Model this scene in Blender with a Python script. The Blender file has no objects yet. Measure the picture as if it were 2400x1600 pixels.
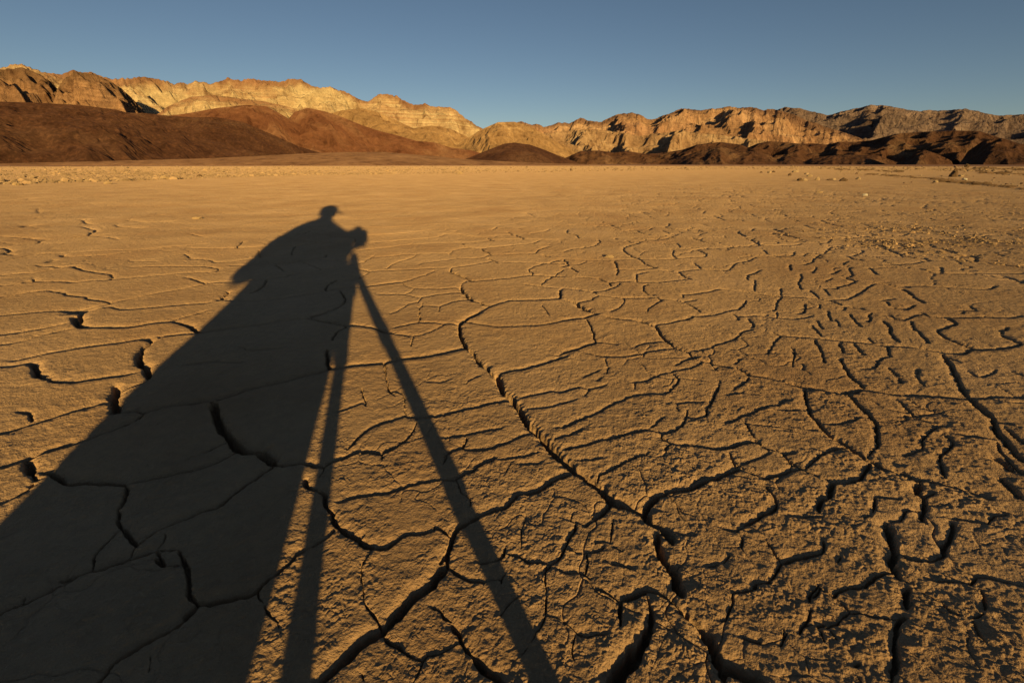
import bpy, bmesh, math, random
import numpy as np
from mathutils import Vector, Matrix

# ------------------------------------------------------------------ scene
S = bpy.context.scene
COL = S.collection
RAD = math.radians
F = 2400 * 16 / 36.0                     # photo pixels (2400 wide), 16 mm lens
PITCH = math.atan((800 - 384) / F)
H = 0.60                                 # lens height above the mud
CP, SP = math.cos(PITCH), math.sin(PITCH)

def ray(x, y):
    X = x - 1200.0; Y = 800.0 - y
    return (X, F * CP + Y * SP, Y * CP - F * SP)

def ground(x, y):
    r = ray(x, y); k = H / -r[2]
    return r[0] * k, r[1] * k

_s = ray(852, 560)                       # where the lens' own shadow falls
TH = -math.atan2(_s[0], _s[1])
EL = math.atan2(-_s[2], math.hypot(_s[0], _s[1]))

cam = bpy.data.cameras.new('camera'); cam.lens = 16; cam.sensor_width = 36
cam.clip_start = 0.01; cam.clip_end = 60000
co = bpy.data.objects.new('view_camera', cam); COL.objects.link(co)
co.location = (0, 0, H); co.rotation_euler = (RAD(90) - PITCH, 0, 0)
S.camera = co

W = bpy.data.worlds.new("World"); S.world = W; W.use_nodes = True
nt = W.node_tree; nt.nodes.clear()
sky = nt.nodes.new('ShaderNodeTexSky'); sky.sky_type = 'NISHITA'; sky.sun_disc = False
sky.sun_elevation = EL; sky.sun_rotation = math.pi - TH
sky.altitude = 1500; sky.air_density = 0.8; sky.dust_density = 0.3; sky.ozone_density = 1.0
bg = nt.nodes.new('ShaderNodeBackground'); bg.inputs['Strength'].default_value = 0.050
wo = nt.nodes.new('ShaderNodeOutputWorld')
nt.links.new(sky.outputs[0], bg.inputs[0]); nt.links.new(bg.outputs[0], wo.inputs[0])

sun = bpy.data.lights.new('sun', 'SUN'); sun.energy = 5.0; sun.angle = RAD(0.55)
sun.color = (1.0, 0.72, 0.28)
so = bpy.data.objects.new('sun', sun); COL.objects.link(so)
A = Vector((-math.sin(TH), math.cos(TH), 0)); R = Vector((math.cos(TH), math.sin(TH), 0))
so.rotation_euler = (A * math.cos(EL) + Vector((0, 0, -math.sin(EL)))).to_track_quat('-Z', 'Y').to_euler()

S.view_settings.view_transform = 'Standard'; S.view_settings.look = 'None'
S.view_settings.exposure = 0.37; S.view_settings.gamma = 1
S.render.engine = 'CYCLES'; S.cycles.max_bounces = 6; S.cycles.diffuse_bounces = 4

# ------------------------------------------------------------------ helpers
def mesh_np(name, V, Q, mat, smooth=True):
    me = bpy.data.meshes.new(name)
    V = np.asarray(V, np.float32); Q = np.asarray(Q, np.int32); k = Q.shape[1]
    me.vertices.add(len(V)); me.vertices.foreach_set('co', V.ravel())
    me.loops.add(Q.size); me.loops.foreach_set('vertex_index', Q.ravel())
    me.polygons.add(len(Q))
    me.polygons.foreach_set('loop_start', np.arange(0, Q.size, k, dtype=np.int32))
    me.polygons.foreach_set('loop_total', np.full(len(Q), k, np.int32))
    me.polygons.foreach_set('use_smooth', np.full(len(Q), smooth, bool))
    me.update(calc_edges=True)
    if mat: me.materials.append(mat)
    return me

def link(name, me, parent=None, **props):
    o = bpy.data.objects.new(name, me); COL.objects.link(o)
    if parent: o.parent = parent
    for k, v in props.items(): o[k] = v
    return o

def grid_faces(nr, nc, wrap=False):
    i = np.arange(nr - 1)[:, None]; j = np.arange(nc if wrap else nc - 1)[None, :]
    j2 = (j + 1) % nc
    return np.stack([i * nc + j, i * nc + j2, (i + 1) * nc + j2, (i + 1) * nc + j], -1).reshape(-1, 4)

_rng = np.random.RandomState(7)
PERM = _rng.permutation(4096); PERM = np.concatenate([PERM, PERM]).astype(np.int32)
_g = _rng.rand(4096) * 2 * math.pi; GX = np.cos(_g).astype(np.float32); GY = np.sin(_g).astype(np.float32)

def pn(x, y, seed=0):
    """gradient noise, about -1..1"""
    x = x + seed * 17.31; y = y - seed * 9.77
    xi = np.floor(x).astype(np.int64); yi = np.floor(y).astype(np.int64)
    fx = (x - xi).astype(np.float32); fy = (y - yi).astype(np.float32)
    xi &= 4095; yi &= 4095
    u = fx * fx * fx * (fx * (fx * 6 - 15) + 10); v = fy * fy * fy * (fy * (fy * 6 - 15) + 10)
    def g(ix, iy, dx, dy):
        h = PERM[(PERM[ix & 4095] + iy) & 4095]
        return GX[h] * dx + GY[h] * dy
    a = g(xi, yi, fx, fy); b = g(xi + 1, yi, fx - 1, fy)
    c = g(xi, yi + 1, fx, fy - 1); d = g(xi + 1, yi + 1, fx - 1, fy - 1)
    a = a + u * (b - a); c = c + u * (d - c)
    return (a + v * (c - a)) * 1.5

def fbm(x, y, seed=0, n=4, gain=0.5):
    t = 0; a = 1
    for k in range(n):
        t = t + a * pn(x, y, seed + k); x = x * 2.03; y = y * 2.03; a *= gain
    return t

def ss(a, b, x):
    t = np.clip((x - a) / (b - a), 0, 1); return t * t * (3 - 2 * t)

def nodemat(name):
    m = bpy.data.materials.new(name); m.use_nodes = True
    n = m.node_tree; n.nodes.clear()
    out = n.nodes.new('ShaderNodeOutputMaterial'); b = n.nodes.new('ShaderNodeBsdfPrincipled')
    n.links.new(b.outputs[0], out.inputs[0])
    b.inputs['Roughness'].default_value = 0.95
    b.inputs['Diffuse Roughness'].default_value = 1.0
    b.inputs['Specular IOR Level'].default_value = 0.12
    return m, n, b

def nnode(n, kind, **kw):
    o = n.nodes.new(kind)
    for k, v in kw.items():
        if k in o.inputs: o.inputs[k].default_value = v
        else: setattr(o, k, v)
    return o

def noise(n, scale, detail=4, rough=0.55, vec=None, dist=0.0):
    t = nnode(n, 'ShaderNodeTexNoise'); t.inputs['Scale'].default_value = scale
    t.inputs['Detail'].default_value = detail; t.inputs['Roughness'].default_value = rough
    t.inputs['Distortion'].default_value = dist
    if vec is not None: n.links.new(vec, t.inputs['Vector'])
    return t.outputs[0]

def ramp(n, src, stops):
    r = n.nodes.new('ShaderNodeValToRGB'); e = r.color_ramp.elements
    while len(e) > 1: e.remove(e[-1])
    e[0].position = stops[0][0]; e[0].color = (*stops[0][1], 1)
    for p, c in stops[1:]:
        q = e.new(p); q.color = (*c, 1)
    n.links.new(src, r.inputs[0]); return r.outputs[0]

def mix(n, fac, a, b, mode='MIX'):
    m = n.nodes.new('ShaderNodeMix'); m.data_type = 'RGBA'; m.blend_type = mode
    for v, k in ((fac, 0), (a, 6), (b, 7)):
        if isinstance(v, bpy.types.NodeSocket): n.links.new(v, m.inputs[k])
        elif isinstance(v, (int, float)): m.inputs[k].default_value = v
        else: m.inputs[k].default_value = (*v, 1)
    return m.outputs[2]

def mathn(n, op, a, b=0.0):
    m = n.nodes.new('ShaderNodeMath'); m.operation = op
    for v, k in ((a, 0), (b, 1)):
        if isinstance(v, bpy.types.NodeSocket): n.links.new(v, m.inputs[k])
        else: m.inputs[k].default_value = v
    return m.outputs[0]

def bump(n, b, h, strength, dist):
    u = n.nodes.new('ShaderNodeBump'); u.inputs['Strength'].default_value = strength
    u.inputs['Distance'].default_value = dist
    n.links.new(h, u.inputs['Height']); n.links.new(u.outputs[0], b.inputs['Normal'])

# ------------------------------------------------------------------ ground materials
MUD = (0.432, 0.274, 0.147)
def mud_material():
    m, n, b = nodemat('dried_mud')
    pos = n.nodes.new('ShaderNodeNewGeometry').outputs['Position']
    ln = n.nodes.new('ShaderNodeVectorMath'); ln.operation = 'LENGTH'; n.links.new(pos, ln.inputs[0])
    r = ln.outputs['Value']
    n1 = noise(n, 1.3, 5, 0.6, pos); n2 = noise(n, 40, 4, 0.65, pos); n3 = noise(n, 700, 2, 0.6, pos)
    c = ramp(n, n1, [(0.3, (0.365, 0.217, 0.112)), (0.52, MUD), (0.72, (0.495, 0.318, 0.180))])
    c = mix(n, 1.0, c, ramp(n, n2, [(0.3, (0.90, 0.90, 0.91)), (0.7, (1.08, 1.07, 1.05))]), 'MULTIPLY')
    c = mix(n, 1.0, c, ramp(n, n3, [(0.25, (0.88, 0.88, 0.9)), (0.75, (1.1, 1.1, 1.1))]), 'MULTIPLY')
    # pale salt grains
    v = n.nodes.new('ShaderNodeTexVoronoi'); v.inputs['Scale'].default_value = 90; n.links.new(pos, v.inputs['Vector'])
    c = mix(n, ramp(n, v.outputs['Distance'], [(0.03, (0.5,) * 3), (0.07, (0, 0, 0))]), c, (0.56, 0.50, 0.40))
    # gravelly pale dirt, then brown gravel fan towards the hills
    fan_n = noise(n, 0.05, 4, 0.6, pos)
    rr = mathn(n, 'ADD', r, mathn(n, 'MULTIPLY', mathn(n, 'SUBTRACT', fan_n, 0.5), 110.0))
    t = n.nodes.new('ShaderNodeMapRange'); t.inputs['From Min'].default_value = 120; t.inputs['From Max'].default_value = 200
    n.links.new(rr, t.inputs[0])
    g = noise(n, 0.8, 5, 0.7, pos)
    fan = ramp(n, g, [(0.3, (0.105, 0.055, 0.035)), (0.7, (0.165, 0.085, 0.055))])
    c = mix(n, t.outputs[0], c, fan)
    n.links.new(c, b.inputs['Base Color'])
    hb = mathn(n, 'ADD', mathn(n, 'MULTIPLY', noise(n, 230, 3, 0.7, pos), 1.5), mathn(n, 'MULTIPLY', noise(n, 70, 3, 0.6, pos), 2.0))
    hb = mathn(n, 'ADD', hb, mathn(n, 'ADD', mathn(n, 'MULTIPLY', noise(n, 33, 3, 0.6, pos), 3.0), mathn(n, 'MULTIPLY', noise(n, 13, 3, 0.6, pos), 2.5)))
    bump(n, b, hb, 0.85, 0.0032)
    return m
MUDM = mud_material()

# ------------------------------------------------------------------ cracked ground
# crack lines as seen in parts of the photo, carried to the ground plane:
# (x0, y0, zoom) -> rows of  width_mm  x,y x,y ...
CR = {
(0,440,4.9): """3;0,570 200,578 400,590 600,598 800,580 1000,550 1100,565 1250,580 1340,600
9;960,452 1030,475 1110,495 1040,530 1010,550
7;250,470 300,445 350,440
6;910,380 960,375 990,400 1080,422
6;350,580 430,590
9;0,690 60,695 120,720 50,750 20,760 160,780
3;0,860 150,830 300,790 440,765 600,768 700,760 900,748 1200,735 1500,722 1900,690 2352,655
8;705,790 740,775 725,795 800,802
3;800,802 1000,790 1250,778
6;430,765 480,768
5;540,870 570,850 615,835
4;440,900 495,912 700,918 840,912
16;840,915 870,925 910,940
8;910,945 1030,975 1130,990 1290,1015 1275,1070
3;0,1018 200,1000 400,990 560,950 700,925 830,912
3;0,1145 150,1130 330,1100 500,1098 700,1092 780,1100 830,1105 1000,1085 1250,1070 1500,1045 1800,1020 2100,990 2352,975
11;300,1100 350,1085 400,1060
8;700,1092 780,1100 830,1105
3;0,1270 150,1240 350,1210 540,1195 620,1205
7;620,1205 740,1225 790,1250 950,1268 1050,1300 1170,1310 1270,1335
3;0,1490 200,1465 500,1440 830,1420 1000,1390 1200,1360 1280,1335 1450,1300 1700,1240 2000,1190 2200,1150 2352,1120
22;860,1425 880,1450 930,1440 940,1500 930,1568
4;1190,1382 1300,1395 1450,1420 1700,1400 2000,1370 2352,1345
8;2150,1038 2230,1060 2352,1105
4;1990,1540 2150,1500 2352,1440
8;2125,765 2160,790 2185,815
3;2185,830 2352,822
4;1330,430 1380,455 1600,465
3;1450,372 1700,400 1950,390
4;1660,345 1750,325 1850,310
5;2190,530 2250,555 2352,575
3;1480,830 1500,848 1800,850
3;1500,920 1800,912 2352,908
5;430,240 445,285
3;0,150 300,140 340,125 370,125
6;430,640 470,615 530,605
4;560,870 640,840
4;1880,735 1960,737
8;1340,590 1370,605
3;930,565 1200,545""",
(450,450,4.704): """3;0,630 350,628 480,625 600,622 730,612
7;480,630 500,610 540,580 570,550
3;830,605 1000,605 1250,595 1420,565
3;970,480 1100,520 1220,545 1260,555
3;1010,480 1200,470 1330,430
4;1500,485 1560,505 1680,505 1800,525 1770,560 1600,570 1260,560
3;1340,410 1400,430 1540,450 1580,470
5;735,645 745,690 765,720
3;765,720 930,712 1095,700 1250,695 1370,690 1470,680 1640,665 1810,655 2000,640 2352,600
6;1140,605 1115,650 1095,700
3;0,740 200,755 300,780 450,765 600,745 760,722
4;1490,690 1460,730 1370,745 1250,770 1050,800 800,795 600,810 460,820
4;1370,745 1500,770 1700,790
5;930,810 960,840 1010,885
3;1240,790 1340,830 1440,870
3;0,900 200,890 280,870
6;180,830 280,850 290,880
3;1010,960 1110,925 1300,900 1440,870 1650,850 1800,855 1960,890 2150,885 2352,880
3;1750,830 1900,780 2000,715
3;2140,860 2230,800 2352,765
3;1760,990 1830,970 1970,890
3;180,1010 450,1000 700,985 820,975 1010,955
7;0,965 150,1015
7;820,980 805,1030 740,1085 650,1130
4;370,1210 600,1225 750,1215 1000,1190 1250,1150 1500,1108 1700,1080 1950,1060 2200,1020 2352,1005
7;1600,980 1500,1040 1475,1080 1500,1108
14;300,1215 360,1160 410,1110
9;1630,1105 1670,1160 1690,1220 1640,1280 1560,1330
5;1560,1330 1400,1370 1300,1400""",
(840,440,4.9): """3;120,555 400,545 700,515 850,495
3;130,640 400,625 700,600 900,580 1000,545 1150,545 1280,565 1450,580 1700,560 1950,545 2130,515 2200,485
3;100,720 350,700 560,670 700,665 860,650 1130,650
6;1140,640 1190,655 1200,660
3;1210,650 1450,635 1560,620 1850,612 2352,615
4;1190,660 1230,690 1330,705 1420,712
9;1415,715 1450,745 1530,785
3;1420,712 1650,695 1850,675 2000,660
6;2000,660 2070,625
3;180,820 400,800 520,785 660,785 850,775 1030,770 1090,740 1200,715 1330,705
3;1030,765 1090,795 1160,830
4;320,950 400,890 520,850 620,820 665,790
3;670,910 770,880 1000,855 1150,835 1400,825 1490,795 1720,785 2040,775
3;0,955 100,960 150,975 400,970 650,960 850,950 1000,945
3;1070,945 1270,915 1450,880 1560,855
5;1490,825 1560,855 1600,880
3;1650,885 1810,878 2352,890
10;1070,945 1060,985 1095,1000
12;1095,1000 1160,1030 1230,1060 1320,1105
4;1320,1105 1500,1090 1750,1060 1980,1030 2352,1040
7;2045,775 2050,745 2130,710 2195,690
7;2120,790 2190,815
4;1955,965 2010,930 2100,900 2230,870 2330,840
7;1955,960 1960,980 1995,1000 1990,1030
6;2100,1140 2160,1080 2250,1030 2352,960
3;1930,1135 2080,1155 2280,1180
14;2320,1190 2315,1300
3;500,1105 560,1150 650,1175 750,1185 950,1185 1150,1175
3;0,1165 250,1140 490,1105 650,1060 760,1025 870,980
3;250,1250 500,1250 640,1270 715,1285 850,1262 1000,1240 1170,1230
2;640,1185 580,1230 520,1245
4;715,1285 690,1345
2;690,1330 560,1370 460,1430 380,1470
4;1270,1095 1200,1120 1180,1160
18;1180,1160 1195,1210 1240,1260 1310,1320
7;1310,1325 1400,1345 1500,1385
3;1250,1315 1080,1340 940,1385 830,1385
2;940,1385 930,1450
3;740,1350 700,1430 695,1568
8;1520,1390 1400,1450 1280,1500 1170,1568
7;1520,1390 1650,1345 1780,1322 1950,1320 2150,1312 2310,1300
6;1480,590 1550,630
5;1710,520 1780,555
7;1800,555 1900,605
7;1590,465 1530,500
3;0,470 300,470 600,450 850,435 1150,430 1400,437 1700,435 1900,405 1980,390
6;1110,510 1130,515
4;1930,285 2020,325
3;2100,1380 2150,1430 2190,1500""",
(1320,440,4.9): """6;50,490 40,525 80,540 150,560 180,590
8;590,590 615,605
5;400,610 420,640 350,685 250,710 100,730 0,760
3;0,440 130,435 400,430 530,415
5;530,425 600,460 680,490
4;680,490 850,500
7;850,505 890,525 990,552
4;1135,500 1230,545 1300,552
4;1300,552 1200,590 1050,620 850,628
8;725,620 780,645 860,660
5;860,660 760,680 710,700
13;710,700 690,740 780,800 880,835
3;0,830 200,845 550,850 850,840 1100,842 1300,830 1530,810
8;880,840 940,890 1070,940
8;585,860 605,900 625,960 615,1020
4;1210,410 1210,440 1170,455 1240,475 1320,490 1500,490 1700,490
5;1590,415 1700,440 1850,465
5;1530,490 1640,525
3;1610,530 1550,565
7;2020,500 2010,520 2090,570
10;2190,590 2165,610 2260,665
3;2260,670 2000,690 1720,715 1560,725 1270,730
8;1265,735 1250,790 1290,820
6;1550,735 1640,775 1630,800 1530,815
4;1480,585 1560,615 1700,650 1830,670
4;1180,640 1250,655 1310,660 1340,700
9;0,840 60,900 0,925
7;75,930 165,985
3;60,900 170,900 250,870
4;2290,725 2352,770
4;2352,800 2220,805 2130,845 1980,880 1920,940 1850,960 1590,950
4;1500,880 1590,945
4;1590,945 1450,965 1310,985
9;1330,985 1380,1030 1470,1070
3;650,955 850,960 1000,945 1060,940
10;950,990 850,1010 835,1060 850,1095 890,1105
3;890,1105 1100,1100 1300,1080 1420,1065
7;1210,970 1240,975
7;2270,955 2200,990 2120,1020 2110,1070
8;2200,1070 2200,1130 2190,1190
3;200,1050 400,1060 520,1110
9;400,1060 450,1085
4;530,1105 800,1090
8;530,1110 545,1150
4;650,1115 620,1150 520,1190 430,1215 210,1208
3;0,1185 190,1195
8;340,1215 380,1240
5;410,1260 350,1290 320,1320 160,1345
7;35,1320 150,1345
18;150,1350 200,1395 250,1420 300,1445
6;300,1445 380,1465
4;400,1470 200,1520 0,1550
5;500,1500 650,1530 850,1540 950,1560
3;430,1260 520,1275 700,1290 950,1285 1060,1275
7;930,1140 915,1190 960,1230 1040,1255
6;960,1130 930,1140
6;1060,1270 1130,1310
4;1130,1310 1050,1360 980,1400 965,1440
3;1130,1300 1300,1310 1360,1330
3;1370,1330 1520,1310
5;690,1295 700,1330 650,1390 560,1440
7;1385,1280 1380,1240
7;1385,1240 1500,1235 1650,1210 1810,1170
3;1820,1170 1990,1190 2200,1220 2352,1240
5;1400,1340 1500,1380 1580,1440
8;2100,1300 2070,1350 2020,1400
5;2020,1405 1880,1430 1770,1465 1600,1490 1500,1485
8;1500,1490 1430,1525 1310,1550
5;1950,1455 2000,1490 2010,1530
3;2000,1490 2352,1470
6;2120,1510 2180,1568
4;760,310 880,340
4;900,270 980,295
5;1020,240 1100,265
5;1630,260 1600,290
4;1720,310 1850,360
5;2190,460 2160,495
6;1020,460 980,490""",
(1800,440,3.92): """6;50,370 140,400 230,415
5;50,420 100,430
5;90,455 130,480 240,495 330,500
5;140,430 280,465
3;230,415 400,422 600,400
4;330,340 400,365 490,385
4;480,300 560,325 680,355
3;580,470 750,460 900,440
7;580,470 570,490 540,510
3;540,510 400,515
6;300,520 240,530 0,535
9;590,540 540,580 515,610
6;480,615 430,650 400,690 330,715
5;240,590 215,630 0,640
4;360,605 320,630
9;200,710 205,770
7;305,800 300,860 275,885 310,945
6;380,955 420,980 465,1025
4;0,990 120,1005 300,1015 460,1025 560,1045
6;560,1045 720,1035 800,1000 880,950 960,900 1000,885
4;1000,885 1100,890 1190,910
6;1190,910 1290,925
12;1240,940 1300,970 1350,1020 1440,1070
3;1290,910 1500,910 1700,925 1900,940 2040,935
9;2040,935 2100,905
8;575,1045 670,1085
5;870,580 860,600 780,630
6;720,630 790,655 870,670
6;1060,555 1150,590 1220,615
4;1250,625 1400,650 1490,670
4;1490,670 1350,700 1200,710 1100,705
3;1000,400 1100,380 1180,365
5;1480,520 1530,550
7;1620,570 1720,600 1620,595
3;900,470 1050,500 1150,460
3;1150,460 1500,455
5;780,520 810,545 1000,550 1340,555
8;1280,545 1370,550
4;445,735 405,795
5;670,760 580,800
4;730,680 690,705
4;775,735 745,755 775,810 710,835
5;710,835 790,860 740,900
7;660,910 625,940
4;740,900 660,910
3;625,940 520,940 560,1000
6;125,1010 80,1060 75,1100 55,1140
4;80,1150 75,1200
3;0,1190 250,1215 400,1190
7;335,1080 345,1120 320,1155 290,1165
5;475,1080 470,1120
7;550,1145 565,1200 585,1235
6;440,1230 500,1310
6;405,1275 440,1320 485,1375
7;745,1170 790,1230 860,1295
7;945,1160 930,1190 945,1220 920,1250
6;720,1100 685,1135
4;770,1100 850,1125
6;860,1120 880,1130
3;620,1230 660,1290
10;1055,1240 1110,1290 1125,1350 1190,1440
8;1320,1245 1335,1300 1380,1345 1470,1450
5;1110,1185 1240,1230 1410,1165
6;1410,1160 1470,1190
7;1340,1090 1260,1130 1150,1105
6;1100,1060 1110,1090
3;1050,1050 1150,1030
5;1540,1200 1700,1210 1900,1205 2000,1190
4;2000,1200 2200,1205 2330,1190
11;1670,1220 1710,1270 1600,1310
9;1600,1310 1560,1345 1650,1410 1750,1450
5;1750,1450 1900,1500
3;1730,795 2000,795 2352,790
6;1590,735 1600,790
6;2150,820 2250,845 2352,885
5;2170,860 2352,870
9;1840,630 1910,640 1915,680
4;1780,1140 1900,1140
6;1850,1100 1900,1130
6;1790,1150 1785,1170
5;0,1540 60,1430 125,1370
9;2352,1455 2250,1420 2130,1355 2200,1300
6;50,1345 110,1370
6;125,1370 250,1380 500,1400 700,1425 950,1450 1100,1475 1400,1495 1600,1530
14;1640,1540 1780,1550 1900,1510 2100,1505 2250,1480 2310,1450
6;425,1420 480,1490 500,1560
5;215,1480 250,1530 240,1568
6;1090,1480 1115,1568
6;790,1450 870,1550
6;920,1400 960,1440
6;650,1430 680,1520
6;120,930 115,990
5;930,740 1000,800
4;960,780 1010,800
4;530,870 580,840""",
(0,740,4.9): """6;0,245 200,220 450,175 700,120
4;0,360 200,325 400,260 650,210 830,160
30;870,30 860,60 920,130 950,160
12;930,0 940,60
9;950,160 1200,158 1450,155 1600,135 1800,105 1950,95 2100,110
16;2100,115 2200,160 2300,220
6;2300,225 2100,240 1850,265
9;1850,265 1840,280
8;0,610 200,598 330,555
7;160,545 350,500 550,455 800,410 1050,370 1250,345 1450,320 1620,290
16;1620,290 1740,310 1700,360 1640,420
26;1640,420 1590,500 1620,570 1700,650 1715,740
24;360,560 400,620 450,690 510,740
10;510,745 650,780 850,785 1000,765 1200,740 1500,700
5;1430,860 1550,820 1700,770
8;210,1115 300,1120 350,1160 360,1220
30;1330,830 1320,900 1310,1000 1320,1080 1340,1130
8;0,1365 200,1310 450,1235 700,1160 950,1085 1220,1020
6;1340,1135 1560,1120 1640,1135
8;2352,1000 2100,1040 1900,1070 1660,1125
8;1650,1140 1580,1210 1400,1290 1200,1360 1000,1430 900,1465
9;900,1465 700,1520 560,1568""",
(440,740,4.9): """16;0,140 80,165 140,215
5;140,225 400,190 700,150 900,125 1100,90 1300,65 1400,55 1430,35
6;1430,35 1600,10
9;1370,55 1500,85 1700,120 1820,150
11;1850,140 2000,150 2150,175 2250,220 2352,235
7;1820,155 1740,210 1670,280 1660,320
17;1600,420 1600,500 1610,600 1640,640
3;700,430 850,425 1050,410 
3;0,600 250,565 640,565
2;680,420 640,400
9;0,1045 150,1010 240,1010
10;340,980 480,945 700,870 950,820 1200,755 1450,690 1640,645
12;1640,645 1850,610 2050,590 2250,570 2352,560
14;240,1010 330,1020
30;310,1020 320,1100 340,1200 400,1310 490,1430 600,1530 700,1568
4;430,1470 250,1560
3;2270,590 2280,700 2300,830 2340,900
3;1700,1140 1850,1090 2000,1030
3;2000,850 2030,960 2050,1060
7;1830,1540 1950,1420 2100,1310 2250,1250 2352,1230""",
(880,740,4.9): """5;220,175 350,140 500,108 700,115 900,125
5;900,125 960,110
7;400,265 250,245
3;430,260 550,245 680,190 800,130
5;430,270 420,330 400,370
4;510,30 515,80
18;1100,40 1000,90 960,160 980,250 1010,330 1060,400
14;1200,0 1100,40
4;1020,95 1200,120 1400,150 1650,148 1900,135 2050,110 2170,85 2352,60
14;0,570 100,570 280,535 400,515 600,490 800,450 950,420 1060,402
17;1060,400 1130,460 1200,560 1300,650
10;1300,655 1350,700 1395,730
10;1400,690 1550,655 1700,630 1850,590 2000,545 2180,490
6;2080,475 2200,430 2352,385
24;1400,690 1420,780 1480,890 1560,970 1620,1030
26;1620,1030 1680,1140 1740,1240 1820,1330 1920,1430 2030,1530 2080,1568
3;100,585 120,700 140,820 180,910 230,940
3;180,890 300,910 330,950 340,1050 355,1160
7;0,1290 150,1235 300,1190 360,1165
11;370,1180 550,1190 700,1170 900,1135 1100,1085 1300,1030 1540,985
4;480,1220 440,1310
7;440,1320 400,1400 300,1490 100,1568
6;810,1425 1000,1390 1200,1350 1450,1310
5;1040,1410 1040,1460 1000,1530 870,1568
8;1080,1560 1300,1545 1500,1470 1650,1410 1790,1370
4;1010,1535 1090,1560
3;1050,800 1100,750 1200,710
5;1670,960 1900,910 2050,880 2130,895 2352,830
4;1750,1090 2000,1070 2200,1000
5;2090,1310 2200,1270 2352,1200
5;2060,1440 2200,1390 2352,1340
3;620,790 750,790 850,760""",
(1320,740,4.9): """9;0,85 150,62 260,45 390,5
7;260,60 310,130 350,250 370,320
9;370,325 250,370 100,410 0,440
3;380,325 500,330 620,350
3;820,380 950,330 1120,310
4;270,440 480,485 700,485 900,450 1080,415 1270,390
4;490,500 490,570 520,610 500,680
4;440,720 390,760
6;500,25 620,60 850,75 960,105 1030,125
5;1030,125 1200,105 1350,70 1500,20 1700,5
20;1060,130 1120,220 1190,310 1240,350
9;1240,350 1330,400 1430,430
9;1430,430 1500,490 1560,490
5;1560,490 1400,530 1290,590
9;1640,530 1750,570 1850,590 1920,610
10;1990,610 2080,660 2160,705
10;2150,70 2185,110 2170,160
7;2170,170 2050,200
10;2050,200 1990,270
6;1990,275 1800,330 1650,390 1500,420
10;2160,705 2352,725
6;2130,720 2100,770 1990,840 1960,880
4;1780,600 1740,640
5;1620,530 1500,605 1350,640 1180,680 1050,720
6;1050,720 970,755 820,790
5;820,790 815,850
8;1260,680 1310,740 1300,810 1230,870 1170,930
8;1170,930 1000,920 880,925 750,950
10;750,950 650,1000 500,1070 380,1140 200,1220 0,1310
5;1790,760 1780,830
9;1780,830 1740,920 1700,1020 1650,1080 1630,1180
5;1620,1185 1520,1205 1430,1190
5;1330,1030 1450,1015 1600,1020
5;1310,1040 1310,1110
8;1420,1110 1410,1200 1370,1280 1280,1340
10;1280,1340 1130,1390 1130,1430
6;1130,1430 1240,1490
9;1240,1490 1450,1510 1600,1525 1800,1550 1950,1535 2080,1480 2200,1450
7;0,1560 200,1520 450,1450 700,1390 1000,1325
5;1000,1325 1100,1350
5;1000,1310 1060,1260 1150,1190
4;0,895 200,840 290,860 500,810
4;290,870 250,930
6;0,1410 120,1370 220,1330
8;2352,1060 2200,1120 2040,1190
5;2040,1200 1850,1255
9;2090,1240 2140,1350 2190,1420
4;2040,510 1980,560
4;1900,930 2060,900
6;1240,1490 1190,1530 1160,1568
7;2200,1450 2352,1560
4;240,720 330,680 420,640
3;0,1030 150,980""",
(1800,800,3.92): """5;0,350 100,365 220,405
11;220,405 350,445 500,470 640,490
18;660,495 760,490 860,465
9;870,460 1000,485 1200,510
13;1230,510 1400,520 1650,535 1830,545
5;1830,545 2100,540 2352,540
16;340,460 345,560 370,640 430,740 500,820 590,900
14;590,900 700,970 800,1030 900,1090
16;740,510 830,600 920,700 990,800 1000,900 990,1000
6;990,1000 920,1080
12;900,1090 1000,1140 1060,1190 1150,1215
14;1150,1215 1250,1240 1350,1290 1500,1310 1700,1350
12;1700,1350 1850,1385 2000,1440 2070,1470
12;680,180 690,250 750,320 870,440
8;430,0 480,90 520,210
5;235,80 245,150 215,240
5;660,20 690,120
5;790,40 880,140
7;1095,70 1115,160
7;1100,165 1020,185 980,260
3;980,260 880,275
7;1110,260 1240,410
4;1380,280 1360,340 1430,430
20;1600,140 1660,230 1730,370 1800,500 1850,550
24;1850,550 1950,630 2050,720
26;2060,720 2090,830 2180,950 2300,1080 2352,1130
15;2180,820 2260,880 2352,960
8;2100,950 2150,1050 2240,1150 2352,1250
5;1650,0 1800,60 1900,100
4;2230,290 2352,340
4;1850,300 1950,350 2070,310 2080,280
3;1600,150 1750,210
4;0,610 90,600 170,550
4;140,650 330,655
4;0,1000 130,1030
7;130,1050 250,1045
5;150,1070 300,1180
8;0,1275 150,1220 300,1180
9;340,1180 450,1090 600,1020 720,990
6;300,1180 400,1230 560,1280
12;920,1130 900,1180 830,1270 720,1325
14;720,1330 600,1310 580,1400 560,1460
14;560,1460 480,1470 470,1568
12;1390,1310 1380,1400
14;1430,1430 1430,1568
6;1500,1420 1440,1440
8;1600,880 1700,950 1670,1010
9;1670,1010 1580,1090 1600,1180 1630,1280
9;1600,800 1500,850 1420,910 1410,1010
4;1200,560 1300,670 1400,740 1540,780
4;1340,700 1200,710
4;1300,560 1400,620 1600,680
5;1240,1070 1300,1050 1400,1020
4;540,790 700,770 800,740 850,730
4;1750,880 1900,905 2080,920
10;2130,770 2230,790
16;2100,1090 2200,1150 2250,1220
14;2150,1270 2250,1380 2330,1450
7;0,1350 60,1440 90,1530
5;400,840 470,840
5;980,1450 1000,1568
4;1020,1450 1200,1460""",
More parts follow.
